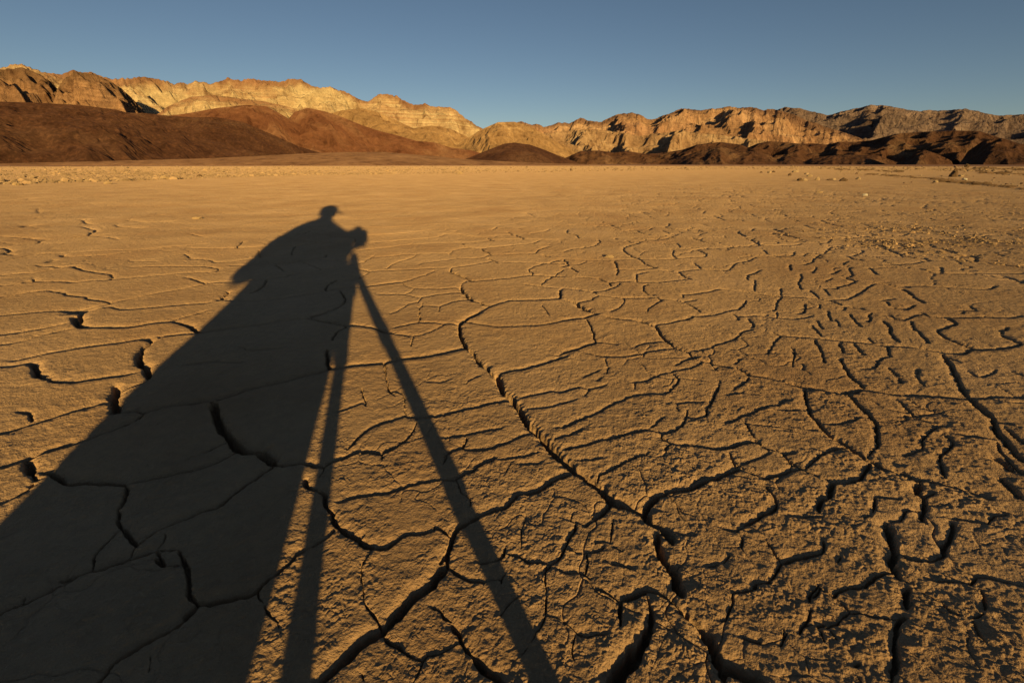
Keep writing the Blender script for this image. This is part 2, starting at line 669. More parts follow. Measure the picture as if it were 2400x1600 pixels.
(0,1040,3.92): """14;0,230 130,180 250,130 380,90 520,40 640,0
26;240,150 260,220 300,280
8;300,280 350,330
4;310,350 200,450 100,510 0,560
12;390,270 460,280 520,330 600,355
13;600,360 800,360 1000,370 1190,370
7;1200,355 1400,325 1600,290 1850,230 2050,160 2170,90
2;1700,160 1900,80 2070,0
9;1180,380 1150,440 1120,540 1090,600
9;1090,600 1090,700 1110,780
9;1110,780 1180,840 1270,920
8;2352,330 2200,440 2050,550 2000,590 1900,610 1700,690 1500,780
6;1500,780 1400,810 1270,920
3;1270,920 1210,990 1190,1020
4;1100,800 1040,830 950,930 870,1020 850,1080 845,1140
2;1520,800 1505,900 1450,960
11;1440,985 1300,1010 1150,1070 950,1130 850,1150
9;850,1150 700,1195 560,1230
4;720,1200 650,1250 520,1310
11;540,1290 400,1370 250,1450 100,1510 0,1560
8;1440,985 1455,1050
12;1410,1050 1510,1105
4;1510,1130 1680,1120
4;1460,970 1640,980
10;1640,985 1690,1070 1720,1170 1715,1280 1740,1380 1800,1440
14;1800,1440 1950,1455 2100,1420 2352,1370
15;1800,1450 1740,1530 1690,1568
34;2120,0 2180,50 2352,95
2;0,860 130,805
3;240,1390 210,1440""",
(600,1040,4.9): """34;0,110 100,130 170,180 200,260
12;200,270 120,330 60,370 0,430
18;210,260 300,270 400,255 540,240
17;540,240 650,260 770,285
16;770,285 880,215 1000,190 1100,140 1180,105
14;1180,105 1300,125 1450,145
10;1450,130 1560,85 1700,0
6;1450,150 1460,200
5;770,300 760,350 720,400
13;565,410 580,480 640,530 700,555
14;700,555 790,580 780,650 830,740 880,800
14;880,800 850,860 890,940 970,1000
18;970,1000 1050,1050 1130,1090 1200,1110
18;1200,1110 1280,1180 1340,1220
15;1340,1220 1500,1215 1560,1170 1640,1110
9;1640,1110 1730,1060 1850,1060 2050,1020
3;2050,1020 2050,960
9;2060,980 2150,1020 2230,1070
9;960,690 1100,640 1300,610 1450,600 1600,565 1750,510 1900,465 2050,440 2200,415
6;2200,425 2300,420 2352,390
7;880,1010 830,1080 700,1160 590,1210
12;590,1210 480,1280 400,1370 300,1460 180,1540
5;1320,1240 1270,1310 1220,1390 1210,1480 1195,1568
15;2352,970 2280,1010 2240,1090 2240,1150
18;2250,1100 2250,1160 2190,1260 2110,1340
12;2200,1300 2190,1400
24;2190,1400 2100,1460 2010,1568
8;2200,1420 2352,1490
4;2352,60 2190,140 2150,250
3;1050,70 1110,10""",
(1040,1040,4.9): """6;0,160 60,110 210,60 230,0
5;220,70 380,100 550,75 720,0
10;0,425 120,430 230,370 340,330 400,280 530,210 590,175
5;650,200 750,185 950,160 1080,120
3;800,220 700,340
30;1150,0 1250,90 1350,180 1450,270 1520,330
30;1520,330 1620,390 1720,450 1790,500
30;1790,500 1870,580 1960,660
30;1960,670 2100,740 2270,800 2352,870
20;100,1090 120,1010 200,960 330,880 440,820
15;440,820 600,770 690,760 760,700 850,610 920,590
15;920,590 1000,590 1150,520 1250,440 1370,390 1490,350
8;1770,380 1950,300 2150,190 2352,130
8;1780,370 1770,430
6;1400,70 1550,50 1720,0
5;1500,210 1650,210 1800,180
16;1930,690 1880,760 1780,850 1720,900
9;1720,900 1620,970
9;1520,930 1500,1000 1450,1070 1410,1170
10;1410,1170 1350,1270 1280,1360 1230,1400
8;1230,1400 1150,1500
7;740,1270 870,1300 980,1380 1100,1370 1220,1400
7;700,1200 700,1280 600,1350 520,1375 400,1380
5;1390,1200 1550,1270 1640,1260
7;1640,1260 1750,1270 1850,1200
6;1640,1270 1660,1380 1630,1490
5;1740,1170 1780,1140 1900,1150
5;1960,880 1930,980 1900,1150
3;930,880 900,1000 895,1200
3;150,440 200,570 290,640 300,740
5;1480,820 1470,900 1600,940
5;1920,1160 2050,1240
7;1330,1470 1500,1490 1600,1500 1680,1560
8;1880,1370 2070,1390 2200,1450
3;870,250 1100,240""",
(1440,1000,3.92): """7;0,125 150,85 330,40
7;330,45 430,80 430,110 530,175
5;430,95 620,20
6;600,185 800,190 980,215
12;980,215 1100,195 1280,145
5;1280,145 1370,205
8;1370,205 1540,250 1620,350 1740,400
7;1050,250 1090,340 1110,370
4;1110,370 1200,345 1320,310 1430,255
3;510,180 440,280
24;280,790 340,700 390,655
17;390,655 550,600 770,560 850,510 1000,460 1140,390
5;1140,390 1250,435 1360,480
10;1370,495 1500,450 1700,395
9;1400,550 1470,650 1500,740
12;1500,740 1380,810 1290,870 1190,915
6;1190,930 1120,960 980,925
26;0,700 120,750 270,810
24;270,810 340,890 410,915
24;430,930 490,1000 530,1080
24;400,980 400,1080 430,1200 480,1270
24;480,1270 560,1340 590,1440 640,1530
5;560,990 750,1005
6;1630,820 1700,840 1780,830 1900,835
6;1390,1050 1480,1170 1550,1250
12;1890,1160 1750,1200 1650,1220 1540,1260
10;1540,1265 1480,1350 1430,1410
12;1430,1430 1300,1440 1280,1490
8;1280,1500 1100,1530 1090,1568
8;1920,1040 1930,1100 1890,1170
14;140,1560 250,1510 350,1510 480,1550
8;1070,1180 1010,1260
8;870,1290 960,1270
4;0,380 100,330 200,280
10;2352,1440 2200,1480 2050,1540
5;2352,1440 2352,1400
10;1880,1480 1820,1568
7;1180,1030 1165,1110""",
(1800,1120,3.92): """9;0,950 70,880 130,790 250,745
10;1000,200 985,280 970,350
4;880,370 960,365
14;1360,60 1370,130 1410,180
14;1420,200 1420,300 1440,420
7;1440,195 1520,150
5;1080,415 1210,400
7;1210,400 1260,320 1380,305
22;1090,420 1120,480 1150,580 1160,700 1150,790
20;1150,790 1170,860 1210,930
5;1210,930 1310,970
12;1150,870 1070,880 960,940 900,990
11;900,990 760,1020 650,1060 610,1095
12;1700,420 1690,520 1640,620 1610,720
12;1610,720 1540,760 1450,770 1300,745 1240,710
6;1650,370 1780,390 1920,415 2020,420
7;2020,420 2080,360 2190,340
4;1750,820 1850,870 1930,910
10;1930,910 1880,980 1820,970
12;1930,910 2000,900 2150,940 2352,1000
7;1500,950 1650,960 1790,960
16;1300,1020 1290,1100 1280,1200
14;1280,1290 1200,1305 1190,1400 1190,1568
6;1340,990 1480,1080 1600,1150
9;1600,1150 1700,1240 1760,1250
9;1970,1030 1980,1130 1960,1240
9;1960,1240 1860,1300
8;1870,1300 1950,1420 2010,1520
8;470,980 390,1050 390,1150
5;470,1000 600,1090
8;640,1110 740,1220
8;740,1240 650,1350 540,1390
7;740,1240 850,1250 950,1280 1180,1290
8;390,1200 380,1300 290,1380
7;300,1370 420,1350
14;450,1370 530,1360
6;180,1420 110,1540
7;670,710 640,780
4;220,350 300,370""",
(0,1280,4.9): """18;2250,640 2190,720 2100,850 2000,930
16;2000,930 1850,1010 1650,1120 1450,1240 1300,1330
14;1300,1330 1200,1430 1080,1568
2;1700,1440 1710,1280""",
(560,1280,4.9): """16;0,570 130,540 200,510 300,430 400,350
4;210,520 220,600 300,650
8;310,680 370,820
4;370,820 440,880 500,1020
3;1500,90 1420,230 1400,350 1430,500 1440,600
7;1440,600 1500,720 1580,840 1650,930
30;2352,260 2280,330 2200,440 2080,540 1950,650 1850,740 1750,830 1680,930 1660,1000
30;1650,1000 1500,1040 1400,1130 1300,1220 1150,1340 1050,1440 900,1568
14;1680,1020 1760,1110 1870,1190
7;1870,1190 2000,1270 2100,1310
8;2100,1310 2150,1240 2352,1220
6;2100,1310 2070,1440 2020,1540
4;1390,1460 1420,1530""",
(1000,1280,4.9): """8;240,250 370,330 500,390 640,410
4;640,410 850,370 900,310
4;850,370 850,420
8;50,680 150,720 210,810 280,850
14;290,890 370,1000 430,1110 500,1220
22;500,1220 600,1350 700,1450 900,1568
6;0,1250 200,1200 360,1110
3;860,790 920,690 1060,570
6;1370,240 1360,400 1370,560
10;1370,560 1360,760
8;1360,780 1320,900 1250,980
4;1250,980 1190,1100 1100,1260
6;1370,790 1500,820 1620,890 1720,980
8;1720,980 1840,1030 1960,990 2080,1010
5;1700,1000 1680,1200 1710,1320
40;2352,1260 2250,1370 2180,1568""",
(1400,1280,4.9): """12;0,500 120,560 250,650
16;260,640 400,570 560,520 700,530 800,580
14;270,650 260,750 280,900
22;700,0 730,100 760,190
28;870,250 910,350 930,460 990,560
10;840,600 900,680 960,750
20;950,750 1040,830
22;1060,830 1180,930 1260,1010
40;1260,1000 1310,1080 1370,1180
34;1370,1180 1400,1280 1460,1400
44;1460,1400 1600,1440 1720,1500 1900,1568
20;1460,1420 1440,1568
6;560,570 590,690
16;600,690 620,800 610,920
30;610,920 560,1040 480,1150
44;480,1150 380,1290 280,1420 180,1568
12;1240,1230 1310,1290 1380,1310
8;1560,560 1640,530 1780,520
10;1560,570 1560,650
16;1800,500 1820,440
8;1560,660 1490,740 1480,840
7;1480,850 1430,860
12;1650,1050 1850,1100
5;2140,960 2130,1080""",
(1840,1280,4.9): """6;560,990 610,1080
6;420,990 450,1100
12;160,1000 190,920 260,890
14;1310,870 1300,1000 1290,1160 1270,1230 1290,1400 1270,1470
12;1270,1480 1240,1568
5;830,1480 880,1560
12;780,1370 860,1340""",
}

def crack_segments():
    rs = np.random.RandomState(3); segs = []
    for (x0, y0, z), txt in CR.items():
        for row in txt.split('\n'):
            f = row.replace(';', ' ').split()
            w = float(f[0]) / 1000
            w *= float(np.interp(y0 + float(f[1].split(',')[1]) / z, [700, 1000, 1450], [1.0, 0.75, 0.5]))
            if x0 + float(f[1].split(',')[0]) / z > 1450 and y0 + float(f[1].split(',')[1]) / z < 1020: w *= 0.55
            elif x0 + float(f[1].split(',')[0]) / z > 1250 and w < 0.007: w *= 0.75
            if (x0, y0) in ((450, 450), (440, 740), (0, 1040)) and w < 0.009: w *= 1.5
            P = np.array([ground(x0 + float(q.split(',')[0]) / z, y0 + float(q.split(',')[1]) / z) for q in f[1:]])
            # smooth the line, then roughen it the way a drying crack wanders
            pts = []
            for i in range(len(P) - 1):
                p0 = P[max(i - 1, 0)]; p1 = P[i]; p2 = P[i + 1]; p3 = P[min(i + 2, len(P) - 1)]
                L = np.hypot(*(p2 - p1)); m = int(np.clip(L / 0.012, 2, 40))
                t = np.linspace(0, 1, m, endpoint=False)[:, None]
                h = 0.5 * (2 * p1 + (p2 - p0) * t + (2 * p0 - 5 * p1 + 4 * p2 - p3) * t * t + (3 * p1 - p0 - 3 * p2 + p3) * t ** 3)
                pts.append(h * 0.7 + (p1 + (p2 - p1) * t) * 0.3)
            pts.append(P[-1:]); Q = np.concatenate(pts)
            rr = np.hypot(Q[:, 0], Q[:, 1])
            amp = 0.0022 + 0.0008 * rr + 0.08 * w
            Q = Q + np.stack([fbm(Q[:, 0] * 22, Q[:, 1] * 22, 40, 3, .6), fbm(Q[:, 0] * 22, Q[:, 1] * 22, 60, 3, .6)], 1) * amp[:, None]
            n = len(Q); s = np.arange(n) / max(n - 1, 1)
            taper = np.clip(np.minimum(s, 1 - s) * 7 + 0.55, 0, 1)
            wid = w * taper * (1 + 0.30 * pn(Q[:, 0] * 35, Q[:, 1] * 35, 5))
            for i in range(n - 1): segs.append((Q[i], Q[i + 1], wid[i], wid[i + 1], w))
    return segs

def voronoi_edges(X, Y, cell, seed):
    """distance to the nearest cell wall of a random tiling (ground metres)"""
    gx = X / cell; gy = Y / cell
    ix = np.floor(gx).astype(np.int64); iy = np.floor(gy).astype(np.int64)
    d1 = np.full(X.shape, 9.0, np.float32); d2 = d1.copy()
    c1x = np.zeros(X.shape, np.float32); c1y = c1x.copy(); c2x = c1x.copy(); c2y = c1x.copy()
    for a in (-1, 0, 1):
        for b in (-1, 0, 1):
            h = PERM[(PERM[(ix + a + seed * 31) & 4095] + iy + b) & 4095]
            px = (ix + a + 0.5 + 0.46 * GX[h] - gx).astype(np.float32); py = (iy + b + 0.5 + 0.46 * GY[h] - gy).astype(np.float32)
            d = px * px + py * py
            n1 = d < d1; n2 = (~n1) & (d < d2)
            c2x = np.where(n1, c1x, np.where(n2, px, c2x)); c2y = np.where(n1, c1y, np.where(n2, py, c2y))
            d2 = np.where(n1, d1, np.where(n2, d, d2))
            c1x = np.where(n1, px, c1x); c1y = np.where(n1, py, c1y); d1 = np.where(n1, d, d1)
    dx = c2x - c1x; dy = c2y - c1y; L = np.sqrt(dx * dx + dy * dy) + 1e-6
    return np.abs(((c1x + c2x) * dx + (c1y + c2y) * dy) * 0.5 / L) * cell

def build_ground():
    DA = 0.00155
    az_in = np.arange(RAD(-62), RAD(62), DA)
    az_out = np.linspace(az_in[-1], az_in[0] + 2 * math.pi, 90)[1:-1]
    az = np.concatenate([az_in, az_out]); NI = len(az_in)
    lr = [math.log(0.335)]
    while lr[-1] < math.log(26):
        r = math.exp(lr[-1]); lr.append(lr[-1] + 0.00165 * (1 + r / 3.2))
    while lr[-1] < math.log(60000):
        lr.append(lr[-1] + 0.03 + 0.08 * (math.exp(lr[-1]) > 400))
    lin = np.log(np.array([0.004, 0.08, 0.16, 0.22, 0.27, 0.305]))
    lr = np.concatenate([lin, np.array(lr)]); r = np.exp(lr)
    NR, NC = len(r), len(az)
    X = (r[:, None] * np.sin(az)[None, :]).astype(np.float64)
    Y = (r[:, None] * np.cos(az)[None, :]).astype(np.float64)
    k0 = len(lin); k1 = int(np.searchsorted(r, 26.0))
    sub = np.s_[k0:k1, 0:NI]
    x = X[sub]; y = Y[sub]; rr = np.broadcast_to(r[k0:k1, None], x.shape)
    lrs = lr[k0:k1]
    cell = np.maximum(rr * DA, (rr * np.gradient(lrs)[:, None]) * 0.6)
    # where each spot sits in the picture, used only to know which patch of mud it is
    den = y * CP + H * SP
    px = 1200 + F * x / den; py = 800 - F * (y * SP - H * CP) / den
    R1 = 0.40 + 0.33 * ss(700, 1450, py) + 0.36 * ss(1250, 2200, px) * ss(540, 900, py)
    R1 += 2.6 * np.exp(-((px - 2370) / 170) ** 2 - ((py - 525) / 40) ** 2) + 1.2 * np.exp(-((px - 2230) / 230) ** 2 - ((py - 570) / 30) ** 2)
    R1 += 0.15 * np.exp(-((px - 60) / 260) ** 2 - ((py - 980) / 110) ** 2)
    R1 *= 1 - 0.40 * ss(540, 440, py) * (1 - ss(1500, 2200, px))
    patch = fbm(x * 5.5, y * 5.5, 11, 3, 0.6)
    R1 = R1 * (0.80 + 0.55 * patch)
    R1 = np.clip(R1, 0.08, 3.2)
    z = np.zeros(x.shape)
    for cs, am, rmax, sd in ((0.0070, 0.0016, 1.2, 61), (0.012, 0.0020, 2.0, 62), (0.024, 0.0020, 4.0, 63)):
        kk = int(np.searchsorted(lrs, math.log(rmax * 1.3))); q = np.s_[:kk]
        e = voronoi_edges(x[q] + cs * .5 * pn(x[q] / cs * .7, y[q] / cs * .7, sd), y[q] + cs * .5 * pn(x[q] / cs * .7, y[q] / cs * .7, sd + 5), cs, sd)
        big = ss(-0.25, 0.75, pn(x[q] / (cs * 2.6), y[q] / (cs * 2.6), sd + 9) + 0.5 * pn(x[q] / 0.16, y[q] / 0.16, sd + 11))
        z[q] += am * R1[q] * ss(rmax * 1.3, rmax * 0.75, rr[q]) * big * np.sqrt(np.clip(e / (cs * 0.42), 0, 1))
    wx = x + 0.006 * pn(x * 30, y * 30, 91); wy = y + 0.006 * pn(x * 30, y * 30, 92)
    for lam, a, sd in ((0.0050, 0.00065, 10), (0.0085, 0.00085, 1), (0.015, 0.0010, 2), (0.028, 0.0010, 3), (0.055, 0.0008, 4), (0.11, 0.0010, 5)):
        aa = ss(1.4, 2.6, lam / cell)
        nz = pn(wx / lam, wy / lam, sd)
        nz = np.where(nz > 0, nz * 1.15, nz * 0.8)
        z += a * R1 * aa * nz
    for lam, a, sd in ((0.30, 0.0035, 6), (0.8, 0.006, 7), (2.4, 0.010, 8), (6.0, 0.020, 9)):
        aa = ss(1.6, 3.2, lam / cell)
        z += a * aa * pn(x / lam, y / lam, sd) * (0.5 + 0.9 * ss(2.5, 6, rr) if lam < 1 else 1)
    # --- the cracks
    G = np.zeros(x.shape, np.float32)      # groove depth (negative)
    SHD = np.zeros(x.shape, np.float32)    # rounded shoulders (negative)
    LIP = np.zeros(x.shape, np.float32)    # curled-up rim (positive)
    DM = np.full(x.shape, 1.0, np.float32)
    jag = (0.0016 * pn(x / 0.012, y / 0.012, 71) + 0.0012 * pn(x / 0.03, y / 0.03, 72)).astype(np.float32)
    for p, q, wa, wb, w0 in crack_segments():
        mx, my = (p + q) / 2; rm = math.hypot(mx, my)
        if rm > 24 or my < 0.05: continue
        i0 = int(np.searchsorted(lrs, math.log(rm)))
        dd = q - p; Ls = math.hypot(*dd) + 1e-9
        nrad = abs(dd[0] * my - dd[1] * mx) / (Ls * rm)          # 1 where the crack runs across the view
        gl = rm * DA; gr = rm * 0.00165 * (1 + rm / 3.2)
        cl = gl * (1 - nrad) + gr * nrad
        far = min(max(rm - 0.9, 0) / 1.6, 1.0); k = 1 + (1.3 * nrad ** 2 - 0.30 * (1 - nrad)) * far
        wa = wa * k; wb = wb * k; w0 = w0 * k
        ls = 0.0030 + 0.16 * w0 + 0.8 * cl
        reach = w0 + 4.4 * ls + 0.012 + 0.010 * min(rm, 5.0) + np.hypot(*(q - p)) / 2
        j0 = int((math.atan2(mx, my) - az_in[0]) / DA); dj = int(reach / rm / DA) + 1
        a0 = int(np.searchsorted(lrs, math.log(max(rm - reach, 0.3)))); a1 = int(np.searchsorted(lrs, math.log(rm + reach))) + 1
        b0 = max(j0 - dj, 0); b1 = min(j0 + dj + 1, NI)
        if b1 <= b0 or a1 <= a0: continue
        sx = x[a0:a1, b0:b1]; sy = y[a0:a1, b0:b1]
        d = q - p; L2 = d @ d + 1e-12
        t = np.clip(((sx - p[0]) * d[0] + (sy - p[1]) * d[1]) / L2, 0, 1)
        dist = np.hypot(sx - p[0] - t * d[0], sy - p[1] - t * d[1])
        w = wa + (wb - wa) * t
        dist = np.maximum(dist + jag[a0:a1, b0:b1] * min(1.0, 0.35 + w0 * 60), 0)
        hw = np.maximum(w * 0.5, 0.55 * cl)
        dep = np.minimum(0.005 + 1.9 * w, 0.048) * np.minimum(1, w * 0.5 / hw + 0.25)
        g = -dep * ss(1.0, 0.55, dist / hw)
        e = np.maximum(dist - hw, 0)
        # the plate beyond a crack ends in a rounded rim, the plate before it breaks off sharply
        side = ((sx - p[0] - t * d[0]) * A.x + (sy - p[1] - t * d[1]) * A.y) / (dist + 0.002)
        fs = ss(-0.1, 0.7, side)
        rk = min(rm, 5.0); s = -(0.0004 + (0.0010 + 0.22 * w + (0.0010 + 0.07 * w0) * rk * (0.15 + 0.85 * nrad)) * fs) * np.exp(-(e / (ls * 0.5 + (0.6 * ls + 0.0050 * rk * nrad) * fs)) ** 1.5)
        l = (0.25 + 0.75 * nrad) * (0.0006 + 0.05 * w) * np.exp(-((e - 2.2 * ls) / (1.4 * ls)) ** 2)
        G[a0:a1, b0:b1] = np.minimum(G[a0:a1, b0:b1], g)
        SHD[a0:a1, b0:b1] = np.minimum(SHD[a0:a1, b0:b1], s)
        LIP[a0:a1, b0:b1] = np.maximum(LIP[a0:a1, b0:b1], l)
        DM[a0:a1, b0:b1] = np.minimum(DM[a0:a1, b0:b1], e)
    near = ss(0.0, 0.03, DM)
    z += G + SHD + LIP * near * (0.75 + 0.5 * fbm(x * 9, y * 9, 33, 2))
    # --- finer crazing between them
    fx = x + 0.05 * fbm(x * 6, y * 6, 51, 3); fy = y + 0.05 * fbm(x * 6, y * 6, 53, 3)
    for cellsz, sd, wd, reg, thr in (
            (0.17, 1, 0.0022, ss(1150, 1900, px) * ss(3.6, 2.2, rr) + 0.45 * ss(2.2, 1.2, rr), 0.05),
            (0.075, 2, 0.0012, 0.8 * ss(1300, 2100, px) * ss(2.4, 1.4, rr) + 0.35 * ss(1.2, 0.8, rr), 0.12),
            (0.42, 3, 0.0052, ss(2.4, 4.5, rr) * ss(22, 10, rr) * (0.5 + 0.5 * ss(1100, 1700, px)), -0.55)):
        e = voronoi_edges(fx, fy, cellsz, sd)
        mk = ss(thr, thr + 0.35, pn(x / (cellsz * 2.2), y / (cellsz * 2.2), 80 + sd)) * reg
        cl = cell * 0.5
        hw = np.maximum(wd * 0.7, cl * 0.75); ls = wd * 2.0 + cl * 0.7
        z += -mk * (wd * 1.5) * ss(1.0, 0.3, e / hw) - mk * wd * 0.55 * np.exp(-(np.maximum(e - hw, 0) / ls) ** 1.5)
    z -= z[:, :1] * 0
    fade = ss(26, 18, rr); z *= fade
    Z = np.zeros((NR, NC)); Z[sub] = z
    # plain uneven mud outside the finely built sector
    xo = X.copy(); yo = Y.copy()
    base = 0.004 * pn(xo / 0.8, yo / 0.8, 7) * ss(0.25, 0.5, np.hypot(xo, yo)) * ss(20, 6, np.hypot(xo, yo))
    Z[:, NI:] = base[:, NI:] - 0.002
    Z[:k0, :] = -0.002
    V = np.stack([X, Y, Z], -1).reshape(-1, 3)
    me = mesh_np('mud_flat', V, grid_faces(NR, NC, True), MUDM)
    return link('ground', me, kind='structure')
build_ground()

# ------------------------------------------------------------------ hills
def azel(x, y):
    r = ray(x, y); return math.atan2(r[0], r[1]), r[2] / math.hypot(r[0], r[1])

def hill_material(name, stops, scale, bands=None, bumpd=1.0, specks=None, cap=None, gravel=None):
    m, n, b = nodemat(name)
    pos = n.nodes.new('ShaderNodeNewGeometry').outputs['Position']
    v = noise(n, 0.9 / scale, 6, 0.62, pos, 0.6)
    c = ramp(n, v, stops)
    if bands:
        sep = n.nodes.new('ShaderNodeSeparateXYZ'); n.links.new(pos, sep.inputs[0])
        wz = mathn(n, 'ADD', mathn(n, 'MULTIPLY', sep.outputs[2], bands[0] / scale),
                   mathn(n, 'MULTIPLY', noise(n, 0.35 / scale, 5, 0.6, pos, 1.0), 2.6))
        comb = n.nodes.new('ShaderNodeCombineXYZ'); n.links.new(wz, comb.inputs[2])
        bn = noise(n, 3.0, 3, 0.7, comb.outputs[0])
        msk = ramp(n, noise(n, 0.6 / scale, 3, 0.5, pos), [(0.35, (0, 0, 0)), (0.6, (1, 1, 1))])
        c = mix(n, mathn(n, 'MULTIPLY', msk, bands[3]), c, ramp(n, bn, [(0.38, bands[1]), (0.62, bands[2])]))
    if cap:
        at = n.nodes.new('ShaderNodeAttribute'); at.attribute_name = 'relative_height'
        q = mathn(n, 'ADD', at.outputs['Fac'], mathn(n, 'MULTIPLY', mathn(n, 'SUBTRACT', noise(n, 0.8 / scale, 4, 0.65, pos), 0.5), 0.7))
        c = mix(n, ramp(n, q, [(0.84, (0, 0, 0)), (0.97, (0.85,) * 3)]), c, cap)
    if gravel:
        q = noise(n, 26 / scale, 3, 0.75, pos)
        c = mix(n, 1.0, c, ramp(n, q, [(0.40, (1.0,) * 3), (0.52, (1.25,) * 3), (0.66, (1.85, 1.8, 1.7))]), 'MULTIPLY')
    if specks:
        q = noise(n, 14 / scale, 3, 0.7, pos)
        c = mix(n, ramp(n, q, [(0.55, (0, 0, 0)), (0.7, (0.7,) * 3)]), c, specks)
    mp = n.nodes.new('ShaderNodeMapping'); n.links.new(pos, mp.inputs[0]); mp.inputs['Scale'].default_value = (1, 1, 0.22)
    st = noise(n, 3.2 / scale, 6, 0.72, mp.outputs[0], 0.4)
    c = mix(n, 1.0, c, ramp(n, st, [(0.32, (0.50, 0.42, 0.38)), (0.45, (1.0, 0.96, 0.94)), (0.68, (1.32, 1.32, 1.32))]), 'MULTIPLY')
    f = noise(n, 12 / scale, 6, 0.72, pos)
    c = mix(n, 1.0, c, ramp(n, f, [(0.32, (0.72, 0.71, 0.71)), (0.66, (1.2, 1.19, 1.17))]), 'MULTIPLY')
    n.links.new(c, b.inputs['Base Color'])
    h = mathn(n, 'ADD', noise(n, 8 / scale, 6, 0.72, pos), mathn(n, 'MULTIPLY', noise(n, 3.0 / scale, 4, 0.6, mp.outputs[0], 1.2), 1.8))
    bump(n, b, h, 0.9, 0.075 * scale * bumpd)
    return m

def rills(x, y, seed):
    t = 0; a = 1.0
    for k in range(4):
        n_ = 1 - np.abs(pn(x, y, seed + k)) * 1.6; t = t + a * n_; x = x * 2.1; y = y * 2.1; a *= 0.55
    return t

def erode(h, cell, its, K, m=0.45, base=None, sink=True):
    NR, NC = h.shape; N = h.size
    idx = np.arange(N).reshape(NR, NC)
    pad = np.pad(idx, 1, mode='edge')
    offs = [(-1, -1), (-1, 0), (-1, 1), (0, -1), (0, 1), (1, -1), (1, 0), (1, 1)]
    nb = np.stack([pad[1 + a:1 + a + NR, 1 + b:1 + b + NC].ravel() for a, b in offs])
    dl = np.array([math.hypot(a, b) for a, b in offs])[:, None] * cell
    h = h.ravel().copy(); ar = np.arange(N)
    for it in range(its):
        hn = h[nb]; s = (h[None] - hn) / dl
        k = s.argmax(0); sm = s[k, ar]; rec = nb[k, ar]
        pit = sm <= 0; rec = np.where(pit, ar, rec)
        h[pit] = np.maximum(h[pit], hn[:, pit].min(0) + 1e-6)
        donor = ~pit
        Aacc = np.ones(N)
        src = rec[donor]; 
        for _ in range(90):
            Aacc = 1 + np.bincount(src, weights=Aacc[donor], minlength=N)
        dh = K * (Aacc ** m) * np.maximum(sm, 0) * cell
        dh = np.minimum(dh, 0.75 * (h - h[rec]))
        h -= dh
    return h.reshape(NR, NC)

def blur(h, n):
    for _ in range(n):
        p = np.pad(h, 1, mode='edge')
        h = (p[:-2, 1:-1] + p[2:, 1:-1] + p[1:-1, :-2] + p[1:-1, 2:] + 4 * h) / 8
    return h

